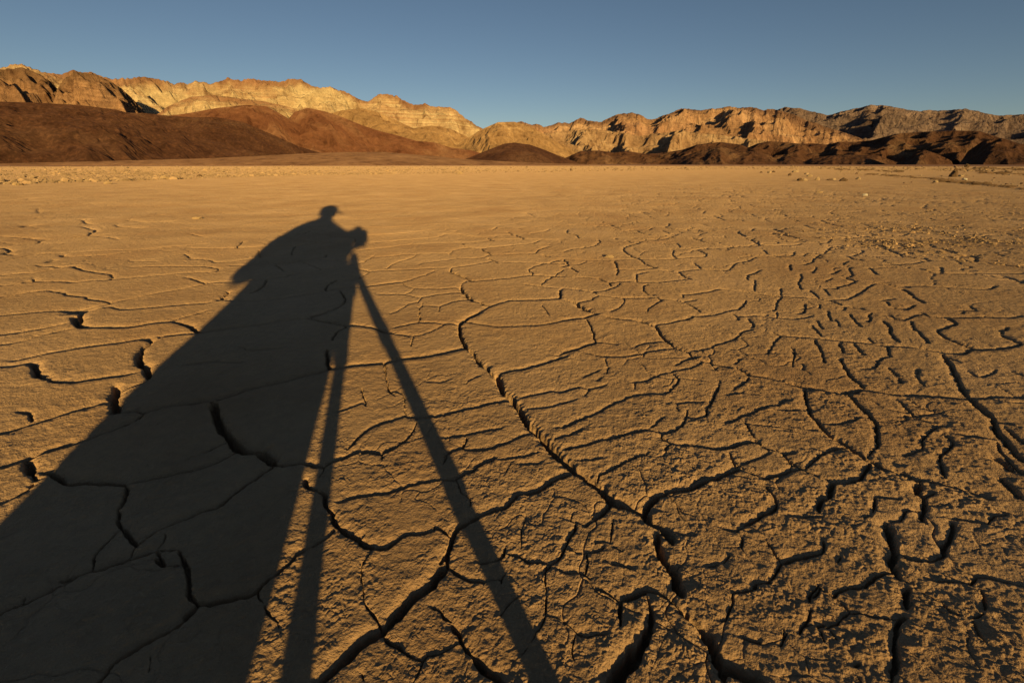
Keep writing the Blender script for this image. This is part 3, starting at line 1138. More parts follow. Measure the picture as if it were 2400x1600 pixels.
def hill(name, label, crest, D, mat, slope=0.45, back=0.5, spur=0.35, its=12, K=0.9, seed=0, soft=0,
         dx=0.0012, jag=0.0, freq=1.0, pw=1.0, exact=1.0, gul=1.0):
    pts = [azel(*p) for p in crest]
    az = np.array([p[0] for p in pts]); el = np.array([p[1] for p in pts])
    a = np.arange(az[0], az[-1] + dx, dx)
    C = np.interp(a, az, el)
    k = np.ones(3) / 3; C = np.convolve(np.pad(C, 1, mode='edge'), k, 'valid')
    C = np.maximum(C + jag * 1.5 * (fbm(a * 70, a * 0, seed + 5, 4, .62) - 0.9 * np.abs(fbm(a * 130, a * 0 + 3, seed + 6, 3, .6))), 0.0)
    wmax = max(C.max() / slope, 0.05)
    rows = int(np.clip(wmax / dx, 30, 330)); nb = int(rows * back)
    v = np.concatenate([np.linspace(-wmax, 0, rows, endpoint=False), np.linspace(0, wmax * back, nb)])
    Vv, Aa = np.meshgrid(v, a, indexing='ij')
    Cs = C.copy()
    for _ in range(40): Cs = np.convolve(np.pad(Cs, 1, mode='edge'), k, 'valid')
    # foot of the slope wanders in and out: spurs and hollows
    wob = fbm(Aa * 9 * freq, Vv * 5, seed + 20, 3, 0.55)
    wl = np.maximum(Cs / slope, 0.02)[None, :] * (1 + spur * wob)
    t = np.where(Vv < 0, 1 + Vv / wl, 1 - Vv / (wmax * back * 1.0) * 0.9)
    t = np.clip(t, 0, 1)
    h = C[None, :] * t ** pw
    rg = 1 - np.abs(fbm(Aa * 17 * freq + 0.35 * wob, Vv * 17 * freq, seed + 30, 4, 0.55))
    h = h * (1 + spur * 0.9 * (rg - 0.62) * np.clip(1.4 * (1 - t) + 0.15, 0, 1))
    wsp = 0.012 * fbm(Aa * 40, Vv * 40, seed + 70, 3, 0.6)
    h += 0.075 * spur * gul * C.max() * (rills((Aa + wsp) * 55 * freq, (Vv + wsp) * 14 * freq, seed + 60) - 1.3) * t ** 0.5 * np.clip(C / max(C.max(), 1e-6), 0, 1)[None, :]
    h += 0.12 * C.max() * spur * fbm(Aa * 60 * freq, Vv * 60 * freq, seed + 40, 3, 0.6) * t * (C / max(C.max(), 1e-6))[None, :] ** 0.5
    cell = dx
    if its: h = erode(h, cell, its, K)
    if soft: h = blur(h, soft)
    el_now = (h / np.exp(Vv)).max(0)
    ks = C / np.maximum(el_now, 1e-4)
    ksm = ks.copy()
    if exact < 1:
        for _ in range(6): ksm = np.convolve(np.pad(ksm, 1, mode='edge'), k, 'valid')
    h = h * np.clip(ks * exact + ksm * (1 - exact), 0.3, 3.0)[None, :]
    edge = np.minimum(ss(0, 6, np.arange(len(a))), ss(0, 6, np.arange(len(a))[::-1]))
    r = D * np.exp(Vv) * (1 + 0.0 * Aa)
    Z = h * D - 0.01 * D * (1 - ss(0.0, 0.02, h / max(C.max(), 1e-5)))
    Z = Z * edge[None, :] - 0.012 * D * (1 - edge[None, :])
    Z[-1, :] = -0.02 * D
    Vt = np.stack([r * np.sin(Aa), r * np.cos(Aa), Z + H * 0], -1).reshape(-1, 3)
    c = Vt.mean(0); c[2] = 0
    me = mesh_np(name, Vt - c, grid_faces(*Vv.shape), mat)
    at = me.attributes.new('relative_height', 'FLOAT', 'POINT')
    at.data.foreach_set('value', (Z / (D * np.maximum(C, 0.004)[None, :])).ravel().astype(np.float32))
    o = link(name, me, kind='structure'); o.location = c.tolist()
    if label: o['label'] = label
    return o

Y1 = (0.42, 0.33, 0.19); Y2 = (0.35, 0.25, 0.135); Y3 = (0.26, 0.145, 0.075)
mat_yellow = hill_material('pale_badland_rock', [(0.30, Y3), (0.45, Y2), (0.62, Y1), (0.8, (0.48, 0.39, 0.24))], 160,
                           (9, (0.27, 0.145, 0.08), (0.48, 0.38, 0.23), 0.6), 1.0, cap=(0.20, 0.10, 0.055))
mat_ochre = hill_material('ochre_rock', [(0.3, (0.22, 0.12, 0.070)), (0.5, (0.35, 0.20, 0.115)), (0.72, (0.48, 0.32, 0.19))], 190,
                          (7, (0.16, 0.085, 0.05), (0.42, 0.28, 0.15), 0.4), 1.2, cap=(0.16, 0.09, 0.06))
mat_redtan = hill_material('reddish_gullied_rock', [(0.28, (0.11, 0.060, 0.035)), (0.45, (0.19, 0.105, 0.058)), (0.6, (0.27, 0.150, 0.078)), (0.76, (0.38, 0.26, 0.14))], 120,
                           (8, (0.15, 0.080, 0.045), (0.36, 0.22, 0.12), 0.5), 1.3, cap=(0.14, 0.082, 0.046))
mat_peach = hill_material('peach_rock', [(0.28, (0.17, 0.095, 0.055)), (0.48, (0.29, 0.180, 0.10)), (0.64, (0.38, 0.26, 0.155)), (0.8, (0.45, 0.34, 0.21))], 90,
                          (8, (0.19, 0.10, 0.055), (0.40, 0.29, 0.17), 0.5), 1.3)
mat_tan = hill_material('tan_slope', [(0.33, (0.19, 0.115, 0.055)), (0.55, (0.24, 0.145, 0.07)), (0.68, (0.34, 0.22, 0.11)), (0.8, (0.5, 0.36, 0.19))], 90, None, 0.6)
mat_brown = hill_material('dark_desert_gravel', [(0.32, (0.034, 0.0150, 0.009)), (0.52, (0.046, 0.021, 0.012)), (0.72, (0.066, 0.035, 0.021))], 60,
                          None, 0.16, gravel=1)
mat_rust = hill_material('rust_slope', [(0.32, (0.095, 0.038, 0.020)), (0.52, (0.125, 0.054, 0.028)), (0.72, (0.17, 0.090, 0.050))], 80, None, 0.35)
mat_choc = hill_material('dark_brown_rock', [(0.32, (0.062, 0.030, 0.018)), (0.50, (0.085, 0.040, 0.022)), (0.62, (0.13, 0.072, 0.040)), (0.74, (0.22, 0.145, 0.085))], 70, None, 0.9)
mat_far = hill_material('far_haze_tinted_rock', [(0.30, (0.10, 0.070, 0.060)), (0.5, (0.155, 0.105, 0.085)), (0.66, (0.22, 0.15, 0.12)), (0.8, (0.34, 0.25, 0.19))], 420,
                        (8, (0.13, 0.085, 0.075), (0.36, 0.26, 0.20), 0.4), 1.3)  # rock brown with the bluish haze of distance mixed into its colour

mat_fan = hill_material('fan_gravel', [(0.3, (0.110, 0.058, 0.032)), (0.5, (0.14, 0.076, 0.042)), (0.7, (0.18, 0.102, 0.060))], 30, None, 0.12)
hill('fan', None, [(-1400,384),(-800,382),(-430,382),(-150,381),(0,380),(140,377),(300,373),(500,368),(620,362),(700,358),(800,354),(900,354),(1000,362),(1090,371),(1200,377),(1300,381),(1420,383)],
     300, mat_fan, slope=0.09, spur=0.1, its=0, seed=16, soft=4, dx=0.002, gul=0.1)
hill('mountain', None, [(1780,300),(1824,256),(1838,251),(1872,252),(1896,260),(1940,270),(1974,260),(2008,253),(2042,245),(2063,246),(2097,250),(2124,256),(2158,261),(2178,258),(2212,259),(2263,254),(2297,261),(2341,272),(2365,268),(2400,267),(2480,262),(2600,268),(2700,262),(3000,275),(3400,300),(3900,370)],
     4200, mat_far, slope=0.26, spur=0.6, its=16, K=1.0, seed=1, jag=0.0005, freq=1.9, gul=1.2)
hill('mountain', None, [(1120,330),(1160,300),(1222,284),(1242,292),(1259,291),(1276,296),(1310,287),(1334,289),(1361,275),(1378,282),(1405,285),(1446,268),(1480,263),(1497,267),(1521,280),(1541,277),(1562,267),(1596,255),(1617,255),(1641,259),(1668,255),(1692,253),(1705,248),(1729,253),(1746,250),(1770,252),(1787,258),(1804,254),(1824,257),(1860,268),(1900,284),(1960,305),(2020,325),(2060,345)],
     2300, mat_ochre, slope=0.24, spur=0.6, its=16, K=1.1, seed=2, jag=0.0008, freq=2.3, gul=1.3)
hill('mountain', None, [(-1500,330),(-1000,240),(-700,190),(-500,175),(-350,182),(-260,172),(-150,165),(-60,172),(0,160),(20,151),(51,150),(75,160),(112,170),(146,172),(172,164),(184,168),(214,168),(238,177),(259,184),(306,184),(332,179),(374,185),(408,196),(422,193),(439,195),(459,189),(493,196),(520,188),(534,180),(551,188),(592,183),(619,189),(653,191),(677,185),(701,185),(721,195),(748,206),(772,201),(800,212),(810,214),(844,234),(868,236),(885,221),(905,219),(929,224),(950,236),(970,246),(997,242),(1011,251),(1052,249),(1072,260),(1089,275),(1123,296),(1150,315),(1190,345)],
     1900, mat_yellow, slope=0.42, spur=0.55, its=18, K=1.0, seed=3, jag=0.0012, freq=1.25, gul=1.7)
hill('mountain', None, [(-900,300),(-700,250),(-500,200),(-400,185),(-300,192),(-200,184),(-100,172),(-40,166),(10,160),(50,158),(80,168),(112,186),(140,212),(165,240),(190,268),(215,300)],
     1560, mat_redtan, slope=0.40, spur=0.7, its=16, K=1.1, seed=21, jag=0.0009, freq=2.6, gul=1.3)
hill('mountain', None, [(90,262),(120,225),(146,190),(172,167),(184,169),(214,171),(238,181),(275,200),(300,220),(330,250),(352,280),(370,300)],
     1500, mat_redtan, slope=0.40, spur=0.7, its=16, K=1.1, seed=22, jag=0.0009, freq=2.6, gul=1.3)
hill('mountain', None, [(330,300),(360,272),(400,245),(450,226),(500,222),(560,230),(620,238),(680,250),(720,270),(760,295),(790,320)],
     1450, mat_yellow, slope=0.34, spur=0.6, its=14, K=1.0, seed=23, jag=0.0004, freq=1.8, gul=1.4)
hill('hill', None, [(740,300),(770,268),(800,258),(850,254),(885,262),(920,278),(950,292),(990,309),(1030,330)],
     1500, mat_tan, slope=0.30, spur=0.5, its=12, K=0.9, seed=24, freq=1.8, gul=1.2)
hill('hill', None, [(1210,350),(1240,325),(1276,313),(1330,306),(1378,302),(1412,304),(1463,311),(1500,318),(1548,311),(1600,303),(1640,312),(1690,316),(1740,322),(1800,330),(1860,345)],
     1500, mat_peach, slope=0.25, spur=0.8, its=16, K=1.2, seed=4, jag=0.0008, freq=2.9, gul=1.4)
hill('hill', None, [(760,345),(830,300),(900,285),(970,300),(1011,294),(1055,301),(1096,321),(1120,345),(1150,365)],
     1350, mat_tan, slope=0.28, spur=0.4, its=10, K=0.8, seed=5, soft=1, freq=1.8)
hill('hill', None, [(1040,362),(1060,345),(1096,323),(1126,304),(1167,286),(1205,285),(1239,294),(1276,314),(1303,331),(1344,352),(1370,368)],
     1250, mat_tan, slope=0.26, spur=0.4, its=10, K=0.7, seed=6, soft=1, freq=1.6)
hill('hill', None, [(640,330),(670,285),(690,262),(720,252),(760,260),(800,273),(851,294),(888,306),(936,318),(977,330),(1018,333),(1055,345),(1106,352),(1140,362),(1190,378)],
     900, mat_rust, slope=0.30, spur=0.35, its=8, K=0.5, seed=7, soft=2, freq=1.5)
hill('hill', None, [(330,300),(395,270),(430,266),(510,252),(578,245),(623,248),(650,262),(690,285),(720,300),(760,322),(800,345),(850,365),(880,378)],
     820, mat_rust, slope=0.30, spur=0.35, its=8, K=0.5, seed=8, soft=2, freq=1.5)
hill('hill', None, [(60,300),(200,262),(260,262),(340,264),(395,270),(440,273),(510,274),(570,285),(640,315),(700,342),(760,360),(850,374),(930,381)],
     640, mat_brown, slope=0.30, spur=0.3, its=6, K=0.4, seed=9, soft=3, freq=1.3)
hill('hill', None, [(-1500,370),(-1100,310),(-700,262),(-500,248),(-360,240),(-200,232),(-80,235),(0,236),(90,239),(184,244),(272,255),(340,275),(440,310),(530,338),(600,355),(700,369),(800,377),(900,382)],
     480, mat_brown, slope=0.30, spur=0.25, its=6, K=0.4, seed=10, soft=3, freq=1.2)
hill('hill', None, [(1080,376),(1100,368),(1140,352),(1181,336),(1205,333),(1242,338),(1276,350),(1310,364),(1337,374),(1356,379)],
     620, mat_brown, slope=0.20, spur=0.15, its=3, K=0.3, seed=11, soft=3, dx=0.0013)
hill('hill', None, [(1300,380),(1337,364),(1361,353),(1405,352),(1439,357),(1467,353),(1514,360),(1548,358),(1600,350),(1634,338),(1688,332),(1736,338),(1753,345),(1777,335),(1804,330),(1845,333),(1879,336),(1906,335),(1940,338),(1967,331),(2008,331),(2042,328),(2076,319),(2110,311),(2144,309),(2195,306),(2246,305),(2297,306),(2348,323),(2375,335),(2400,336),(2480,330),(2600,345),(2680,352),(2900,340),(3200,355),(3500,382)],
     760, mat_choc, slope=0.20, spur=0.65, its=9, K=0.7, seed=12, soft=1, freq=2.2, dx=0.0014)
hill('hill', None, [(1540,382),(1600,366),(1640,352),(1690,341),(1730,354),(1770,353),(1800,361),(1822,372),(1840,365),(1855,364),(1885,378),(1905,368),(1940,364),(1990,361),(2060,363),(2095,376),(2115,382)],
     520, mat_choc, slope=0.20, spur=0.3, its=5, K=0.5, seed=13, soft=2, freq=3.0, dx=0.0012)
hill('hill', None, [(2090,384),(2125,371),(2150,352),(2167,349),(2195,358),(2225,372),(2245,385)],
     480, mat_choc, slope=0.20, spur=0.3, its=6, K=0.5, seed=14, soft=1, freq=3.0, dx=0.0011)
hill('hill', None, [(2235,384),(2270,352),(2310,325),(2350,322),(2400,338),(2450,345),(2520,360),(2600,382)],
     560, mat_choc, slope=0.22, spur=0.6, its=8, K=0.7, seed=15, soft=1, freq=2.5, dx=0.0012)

# ------------------------------------------------------------------ stones
def stone_mat(name, a, b_, sc=20):
    m, n, b = nodemat(name)
    tc = n.nodes.new('ShaderNodeTexCoord').outputs['Object']
    gi = n.nodes.new('ShaderNodeNewGeometry').outputs['Random Per Island']
    c = mix(n, noise(n, sc, 4, 0.6, tc), a, b_)
    c = mix(n, 1.0, c, ramp(n, gi, [(0, (0.72, 0.72, 0.74)), (0.8, (1.05, 1.05, 1.05)), (1, (1.5, 1.45, 1.35))]), 'MULTIPLY')
    n.links.new(c, b.inputs['Base Color'])
    bump(n, b, noise(n, sc * 2.5, 5, 0.6, tc), 0.6, 0.01)
    return m
m_pale = stone_mat('pale_stone', (0.36, 0.24, 0.13), (0.46, 0.33, 0.19))
m_dark = stone_mat('dark_stone', (0.10, 0.06, 0.035), (0.19, 0.115, 0.06))
m_white = stone_mat('whitish_stone', (0.50, 0.42, 0.30), (0.62, 0.54, 0.42))
m_clod = stone_mat('mud_clod', (0.34, 0.22, 0.11), (0.40, 0.27, 0.14))
m_gravel = stone_mat('gravel', (0.22, 0.14, 0.078), (0.40, 0.27, 0.155), 8)

def stone_mesh(seed, sx, sy, sz, mat, rough=0.28, lean=0.0, peak=0.0):
    bm = bmesh.new(); bmesh.ops.create_icosphere(bm, subdivisions=3, radius=1.0)
    rs = np.random.RandomState(seed)
    cuts = [Vector(rs.randn(3)).normalized() for _ in range(7)]
    o = rs.rand(3) * 50
    for v in bm.verts:
        p = v.co.copy()
        for c in cuts:
            d = p.dot(c)
            if d > 0.72: p -= c * (d - 0.72) * 0.85
        q = p * 1.7 + Vector(o)
        from mathutils import noise as mn
        p *= 1 + rough * mn.noise(q) + rough * 0.45 * mn.noise(q * 2.7)
        if peak: p.x *= 1 - peak * max(p.z, 0); p.y *= 1 - peak * max(p.z, 0)
        p.x += lean * p.z
        v.co = Vector((p.x * sx, p.y * sy, p.z * sz + sz * 0.42))
    for f in bm.faces: f.smooth = False
    me = bpy.data.meshes.new('stone'); bm.to_mesh(me); bm.free(); me.materials.append(mat); return me

# x, base y, width px, height px, material, label, shape name
RX = [
 (2239,415,21,19,m_dark,'large pointed brown boulder standing alone on the pale flat at the right','peak'),
 (2268,392,9,8,m_dark,'small dark pointed rock just behind the large pointed boulder',0),
 (2255,414,12,5,m_pale,'flat pale rock leaning against the right foot of the large boulder',0),
 (1864,404,12,5,m_pale,'pale round rock in the far row of the rock cluster on the right flat',0),
 (1869,404,8,6,m_pale,'tall pale rock touching the round one in the rock cluster on the right flat',0),
 (1852,412,8,6,m_dark,'small dark brown rock left of the pale rock cluster',0),
 (1892,409,10,4,m_pale,'low pale rock in the middle of the rock cluster on the right flat',0),
 (1899,414,12,4,m_pale,'wide low pale rock in the middle of the rock cluster on the right flat',0),
 (1917,423,9,8,m_pale,'upright pale rock at the near right corner of the rock cluster',0),
 (1876,424,12,7,m_dark,'brown rock with a shaded side, first of the near row of rocks',0),
 (1888,424,11,5,m_pale,'pale flat rock right beside the shaded brown one in the near row',0),
 (1944,423,9,4,m_dark,'dark low rock in the near row, right of the upright pale rock',0),
 (1955,422,10,4,m_pale,'pale low rock between two dark ones in the near row of rocks',0),
 (1979,425,15,8,m_dark,'biggest brown rock at the right end of the near row of rocks',0),
 (2013,421,9,5,m_pale,'lone pale rock just right of the near row of rocks',0),
 (1785,405,6,3,m_dark,'small dark stone left of the three pale far rocks',0),
 (1804,406,9,5,m_pale,'pale rock standing far out between two small dark stones',0),
 (1814,404,7,4,m_dark,'small dark stone just right of the far pale rock',0),
 (2029,460,11,6,m_white,'whitish stone lying alone on the bare mud with a thin dark shadow',0),
 (1922,452,14,4,m_clod,'low mud coloured lump casting a thin shadow left of the whitish stone',0),
 (2195,428,11,5,m_pale,'pale rock in front of the dark broken line below the boulder',0),
 (2263,422,9,5,m_white,'pale whitish rock right of the large boulder foot',0),
 (1338,400,4,5,m_dark,'tiny dark upright stone alone near the middle of the flat',0),
 (1077,408,12,6,m_clod,'low pale mound on the gravel edge left of the middle',0),
 (383,420,16,8,m_clod,'rounded tan mound with a dark right side at the left gravel edge',0),
 (250,431,16,5,m_clod,'flat tan lump just in front of the left gravel belt',0),
 (466,415,11,6,m_dark,'dark rock at the near edge of the gravel belt, left part',0),
 (34,434,15,6,m_clod,'tan lump in front of the gravel at the far left edge',0),
 (52,434,5,4,m_dark,'small dark stone beside the tan lump at the far left',0),
 (458,514,21,6,m_clod,'bright flat mud flake standing up on the mud, left of the head shadow',0),
 (1430,607,25,8,m_clod,'lifted mud flake with a small forked shadow beside a curved crack',0),
]
for i, (x, y, w, h, mt, lab, kind) in enumerate(RX):
    gx, gy = ground(x, y); d = math.hypot(math.hypot(gx, gy), H)
    sc = d / F * math.cos(math.atan2(x - 1200, F))     # metres per photo pixel there
    sx = w * sc * (0.47 if kind == 'peak' else 0.55); sz = h * sc * (0.80 if kind == 'peak' else 0.72)
    me = stone_mesh(100 + i, sx, sx * 0.85, sz, mt, peak=0.42 if kind == 'peak' else 0.1, lean=0.0 if kind == 'peak' else 0.05)
    o = link('mud_clod' if mt is m_clod else ('boulder' if kind == 'peak' else 'rock'), me, label=lab,
             category='mud clod' if mt is m_clod else ('boulder' if kind == 'peak' else 'rock'))
    o.location = (gx, gy + sx * 0.5, -0.05 * sz); o.rotation_euler = (0, 0, random.Random(i).uniform(-0.6, 0.6))

# scattered single stones on the right-hand flat (look-alikes)
rs = np.random.RandomState(21); shared = [stone_mesh(300 + k, 1, 0.8, 0.55, m_pale) for k in range(4)] + [stone_mesh(310 + k, 1, 0.8, 0.6, m_dark) for k in range(3)]
for i in range(90):
    x = rs.uniform(1960, 2420); y = rs.uniform(394, 438) if x > 2100 else rs.uniform(394, 412)
    gx, gy = ground(x, y); d = math.hypot(gx, gy); k = rs.randint(7); s = rs.uniform(1.2, 4.2) * d / F * 0.5
    o = link('stone', shared[k], label='small stone strewn over the flat below the dark hills on the right',
             category='stone', group='stones strewn over the right of the flat')
    o.location = (gx, gy, 0); o.scale = (s, s, s * rs.uniform(0.6, 1.2)); o.rotation_euler = (0, 0, rs.uniform(0, 6))

def gravel():
    rs = np.random.RandomState(5); bm = bmesh.new(); bmesh.ops.create_icosphere(bm, subdivisions=1, radius=1.0)
    V0 = np.array([v.co[:] for v in bm.verts]); F0 = np.array([[v.index for v in f.verts] for f in bm.faces]); bm.free()
    Vs, Fs = [], []; n = 0
    N = 15000
    while n < N:
        x = rs.uniform(-300, 2700)
        lim = np.interp(x, [0, 300, 700, 1000, 1500, 1900, 2400], [433, 424, 411, 408, 400, 396, 404])
        y = 385.4 + (lim - 385.4) * rs.rand() ** (0.8 if x < 900 else 1.3)
        if x > 1100 and rs.rand() < 0.45: continue
        gx, gy = ground(x, y); d = math.hypot(gx, gy)
        if d > 150 or d < 12: continue
        if fbm(np.array([gx * 0.12]), np.array([gy * 0.12]), 3, 2)[0] < rs.uniform(-0.9, 0.5): continue
        s = min(abs(rs.normal(0, 1)) ** 1.6 * 0.020 + 0.010, 0.12) * (1 + d / 70)
        q = V0 * (1 + 0.25 * rs.randn(len(V0), 1)) * [s, s * rs.uniform(.6, 1.1), s * rs.uniform(.35, .7)]
        a = rs.uniform(0, 6.3); c, sn = math.cos(a), math.sin(a)
        q = np.stack([q[:, 0] * c - q[:, 1] * sn + gx, q[:, 0] * sn + q[:, 1] * c + gy, q[:, 2] + s * 0.1], 1)
        Vs.append(q); Fs.append(F0 + len(V0) * n); n += 1
    me = mesh_np('gravel', np.concatenate(Vs), np.concatenate(Fs), m_gravel, False)
    link('gravel', me, kind='stuff', label='belt of loose pale and dark gravel along the far edge of the flat', category='gravel')
gravel()

def lumps(name, label, cat, mat, spots, seed, flat=(.35, .7), long=1.0):
    """spots: (x, y, size) on the ground; one mesh of loose angular bits"""
    rs = np.random.RandomState(seed); bm = bmesh.new(); bmesh.ops.create_icosphere(bm, subdivisions=1, radius=1.0)
    V0 = np.array([v.co[:] for v in bm.verts]); F0 = np.array([[v.index for v in f.verts] for f in bm.faces]); bm.free()
    Vs, Fs = [], []
    for n, (gx, gy, s) in enumerate(spots):
        q = V0 * (1 + 0.28 * rs.randn(len(V0), 1)) * [s * long, s * rs.uniform(.6, 1.1), s * rs.uniform(*flat)]
        a = rs.uniform(0, 6.3) if long == 1 else rs.uniform(-.3, .3); c, sn = math.cos(a), math.sin(a)
        q = np.stack([q[:, 0] * c - q[:, 1] * sn + gx, q[:, 0] * sn + q[:, 1] * c + gy, q[:, 2] + s * 0.12], 1)
        Vs.append(q); Fs.append(F0 + len(V0) * n)
    link(name, mesh_np(name, np.concatenate(Vs), np.concatenate(Fs), mat, False), kind='stuff', label=label, category=cat)

m_crumb = stone_mat('mud_crumb', (0.34, 0.215, 0.115), (0.43, 0.285, 0.155), 60)
def crumbs():
    rs = np.random.RandomState(8); sp = []
    for cx, cy, sx, sy, n, s0 in ((2400, 520, 130, 34, 3000, .0075), (2250, 572, 150, 22, 1300, .0065), (2060, 548, 130, 14, 250, .006)):
        for _ in range(n):
            x = cx + sx * rs.randn(); y = cy + sy * rs.randn()
            if y < 440 or x > 2700: continue
            g = ground(x, y)
            if fbm(np.array([g[0] * 1.6]), np.array([g[1] * 1.6]), 77, 2)[0] < rs.uniform(-.7, .35): continue
            sp.append((g[0], g[1], s0 * (0.5 + abs(rs.randn()))))
    segs = [q for q in crack_segments() if q[4] > 0.007 and math.hypot(*q[0]) < 3.5]
    for _ in range(0):
        p, q, wa, wb, w0 = segs[rs.randint(len(segs))]
        c = p + (q - p) * rs.rand() + rs.randn(2) * (0.012 + w0 * 1.2)
        sp.append((c[0], c[1], 0.0009 + 0.0011 * abs(rs.randn())))
    lumps('mud_crumbs', 'loose crumbs of dried mud lying along the cracks and in a rough patch at the right edge', 'mud crumbs', m_crumb, sp, 9)
    sp = []  # flattened dark lumps laid in broken lines
    for path, n, j, s0 in (([(1960, 397), (2040, 399), (2110, 403)], 60, 1.0, 1.6), ([(2030, 409), (2090, 412), (2160, 417), (2240, 423)], 110, 1.2, 1.8),
                           ([(2200, 424), (2290, 431), (2360, 438), (2440, 444)], 120, 2.0, 1.9), ([(2290, 405), (2360, 407), (2440, 411)], 70, 1.5, 1.8), ([(2240, 398), (2300, 396), (2400, 398)], 80, 1.5, 1.7)):
        P_ = np.array(path, float)
        for _ in range(n):
            t = rs.rand() * (len(P_) - 1); i = int(t); c = P_[i] + (P_[i + 1] - P_[i]) * (t - i) + [rs.randn() * 3, rs.randn() * j]
            g = ground(c[0], max(c[1], 392)); d = math.hypot(*g)
            sp.append((g[0], g[1], d / F * s0 * (0.4 + abs(rs.randn()) * .8)))
    lumps('dark_lumps', 'low broken line of dark lumps running past the boulder on the right', 'dark_lumps', m_dark, sp, 10, (.3, .6), 2.2)
crumbs()

# ------------------------------------------------------------------ photographer, tripod, camera (just behind the viewpoint; they cast the long shadow)
def P(lat, d, z): return R * lat + A * d + Vector((0, 0, z))

def plain(name, col, rough=0.8, spec=0.3, metal=0.0, fabric=0):
    m, n, b = nodemat(name); b.inputs['Roughness'].default_value = rough
    b.inputs['Specular IOR Level'].default_value = spec; b.inputs['Metallic'].default_value = metal
    tc = n.nodes.new('ShaderNodeTexCoord').outputs['Object']
    c = mix(n, 1.0, col, ramp(n, noise(n, 12, 4, 0.6, tc), [(0.3, (0.8,) * 3), (0.7, (1.15,) * 3)]), 'MULTIPLY')
    n.links.new(c, b.inputs['Base Color'])
    bump(n, b, noise(n, 300 if fabric else 120, 3, 0.6, tc), 0.3, 0.001 if fabric else 0.0003)
    return m
m_skin = plain('skin', (0.45, 0.25, 0.17), 0.5); m_coat = plain('jacket_cloth', (0.05, 0.07, 0.10), 0.9, fabric=1)
m_trs = plain('trouser_cloth', (0.07, 0.065, 0.06), 0.9, fabric=1); m_boot = plain('boot_leather', (0.06, 0.035, 0.02), 0.6)
m_cap = plain('cap_cloth', (0.03, 0.035, 0.04), 0.9, fabric=1); m_black = plain('black_plastic', (0.02, 0.02, 0.021), 0.5)
m_alu = plain('grey_metal', (0.10, 0.10, 0.11), 0.4, 0.5, 0.6); m_rub = plain('black_rubber', (0.015, 0.015, 0.015), 0.8)
m_glass = plain('lens_glass', (0.01, 0.012, 0.02), 0.05, 0.8); m_hair = plain('brown_hair', (0.05, 0.03, 0.02), 0.7)

def skin(name, verts, edges, radii, mat, parent, levels=2, root=0):
    me = bpy.data.meshes.new(name); me.from_pydata([tuple(v) for v in verts], edges, []); me.update()
    o = bpy.data.objects.new(name, me); COL.objects.link(o)
    o.modifiers.new('s', 'SKIN'); o.modifiers.new('u', 'SUBSURF').levels = levels
    o.modifiers['u'].render_levels = levels
    o.modifiers['s'].use_smooth_shade = True
    for i, r in enumerate(radii):
        sv = me.skin_vertices[0].data[i]; sv.radius = (r, r) if not isinstance(r, tuple) else r
        sv.use_root = (i == root)
    dg = bpy.context.evaluated_depsgraph_get()
    ev = bpy.data.meshes.new_from_object(o.evaluated_get(dg)); ev.name = name
    bpy.data.objects.remove(o); ev.materials.clear(); ev.materials.append(mat)
    for p in ev.polygons: p.use_smooth = True
    return link(name, ev, parent)

def blob(name, chains, mat, parent, voxel=0.011, smooth=6, rs=0.004):
    """one closed cloth or body surface grown round chains of (point, radius)"""
    bm = bmesh.new()
    for ch in chains:
        for (p, r), (p2, r2) in zip(ch, ch[1:] if len(ch) > 1 else ch):
            L = (p2 - p).length; m = max(int(L / 0.012), 1)
            for i in range(m + 1):
                t = i / m; c = p.lerp(p2, t); rr = r + (r2 - r) * t
                bmesh.ops.create_icosphere(bm, subdivisions=2, radius=rr, matrix=Matrix.Translation(c))
    me = bpy.data.meshes.new(name); bm.to_mesh(me); bm.free()
    o = bpy.data.objects.new(name, me); COL.objects.link(o)
    k = o.modifiers.new('r', 'REMESH'); k.mode = 'VOXEL'; k.voxel_size = voxel; k.use_smooth_shade = True
    if smooth: k = o.modifiers.new('s', 'SMOOTH'); k.iterations = smooth
    dg = bpy.context.evaluated_depsgraph_get()
    ev = bpy.data.meshes.new_from_object(o.evaluated_get(dg)); ev.name = name
    bpy.data.objects.remove(o); ev.materials.clear(); ev.materials.append(mat)
    if rs:
        from mathutils import noise as mn
        for v in ev.vertices:
            n = v.normal.copy(); v.co += n * rs * (mn.noise(v.co * 14) + 0.6 * mn.noise(Vector((v.co.x * 9, v.co.y * 9, v.co.z * 34))))
    for p in ev.polygons: p.use_smooth = True
    return link(name, ev, parent)

def join_bm(name, parts, mat, parent, smooth=True):
    me = bpy.data.meshes.new(name); bm = bmesh.new()
    for b in parts:
        t = bpy.data.meshes.new('t'); b.to_mesh(t); b.free(); bm.from_mesh(t); bpy.data.meshes.remove(t)
    bm.to_mesh(me); bm.free(); me.materials.append(mat)
    for p in me.polygons: p.use_smooth = smooth
    return link(name, me, parent)

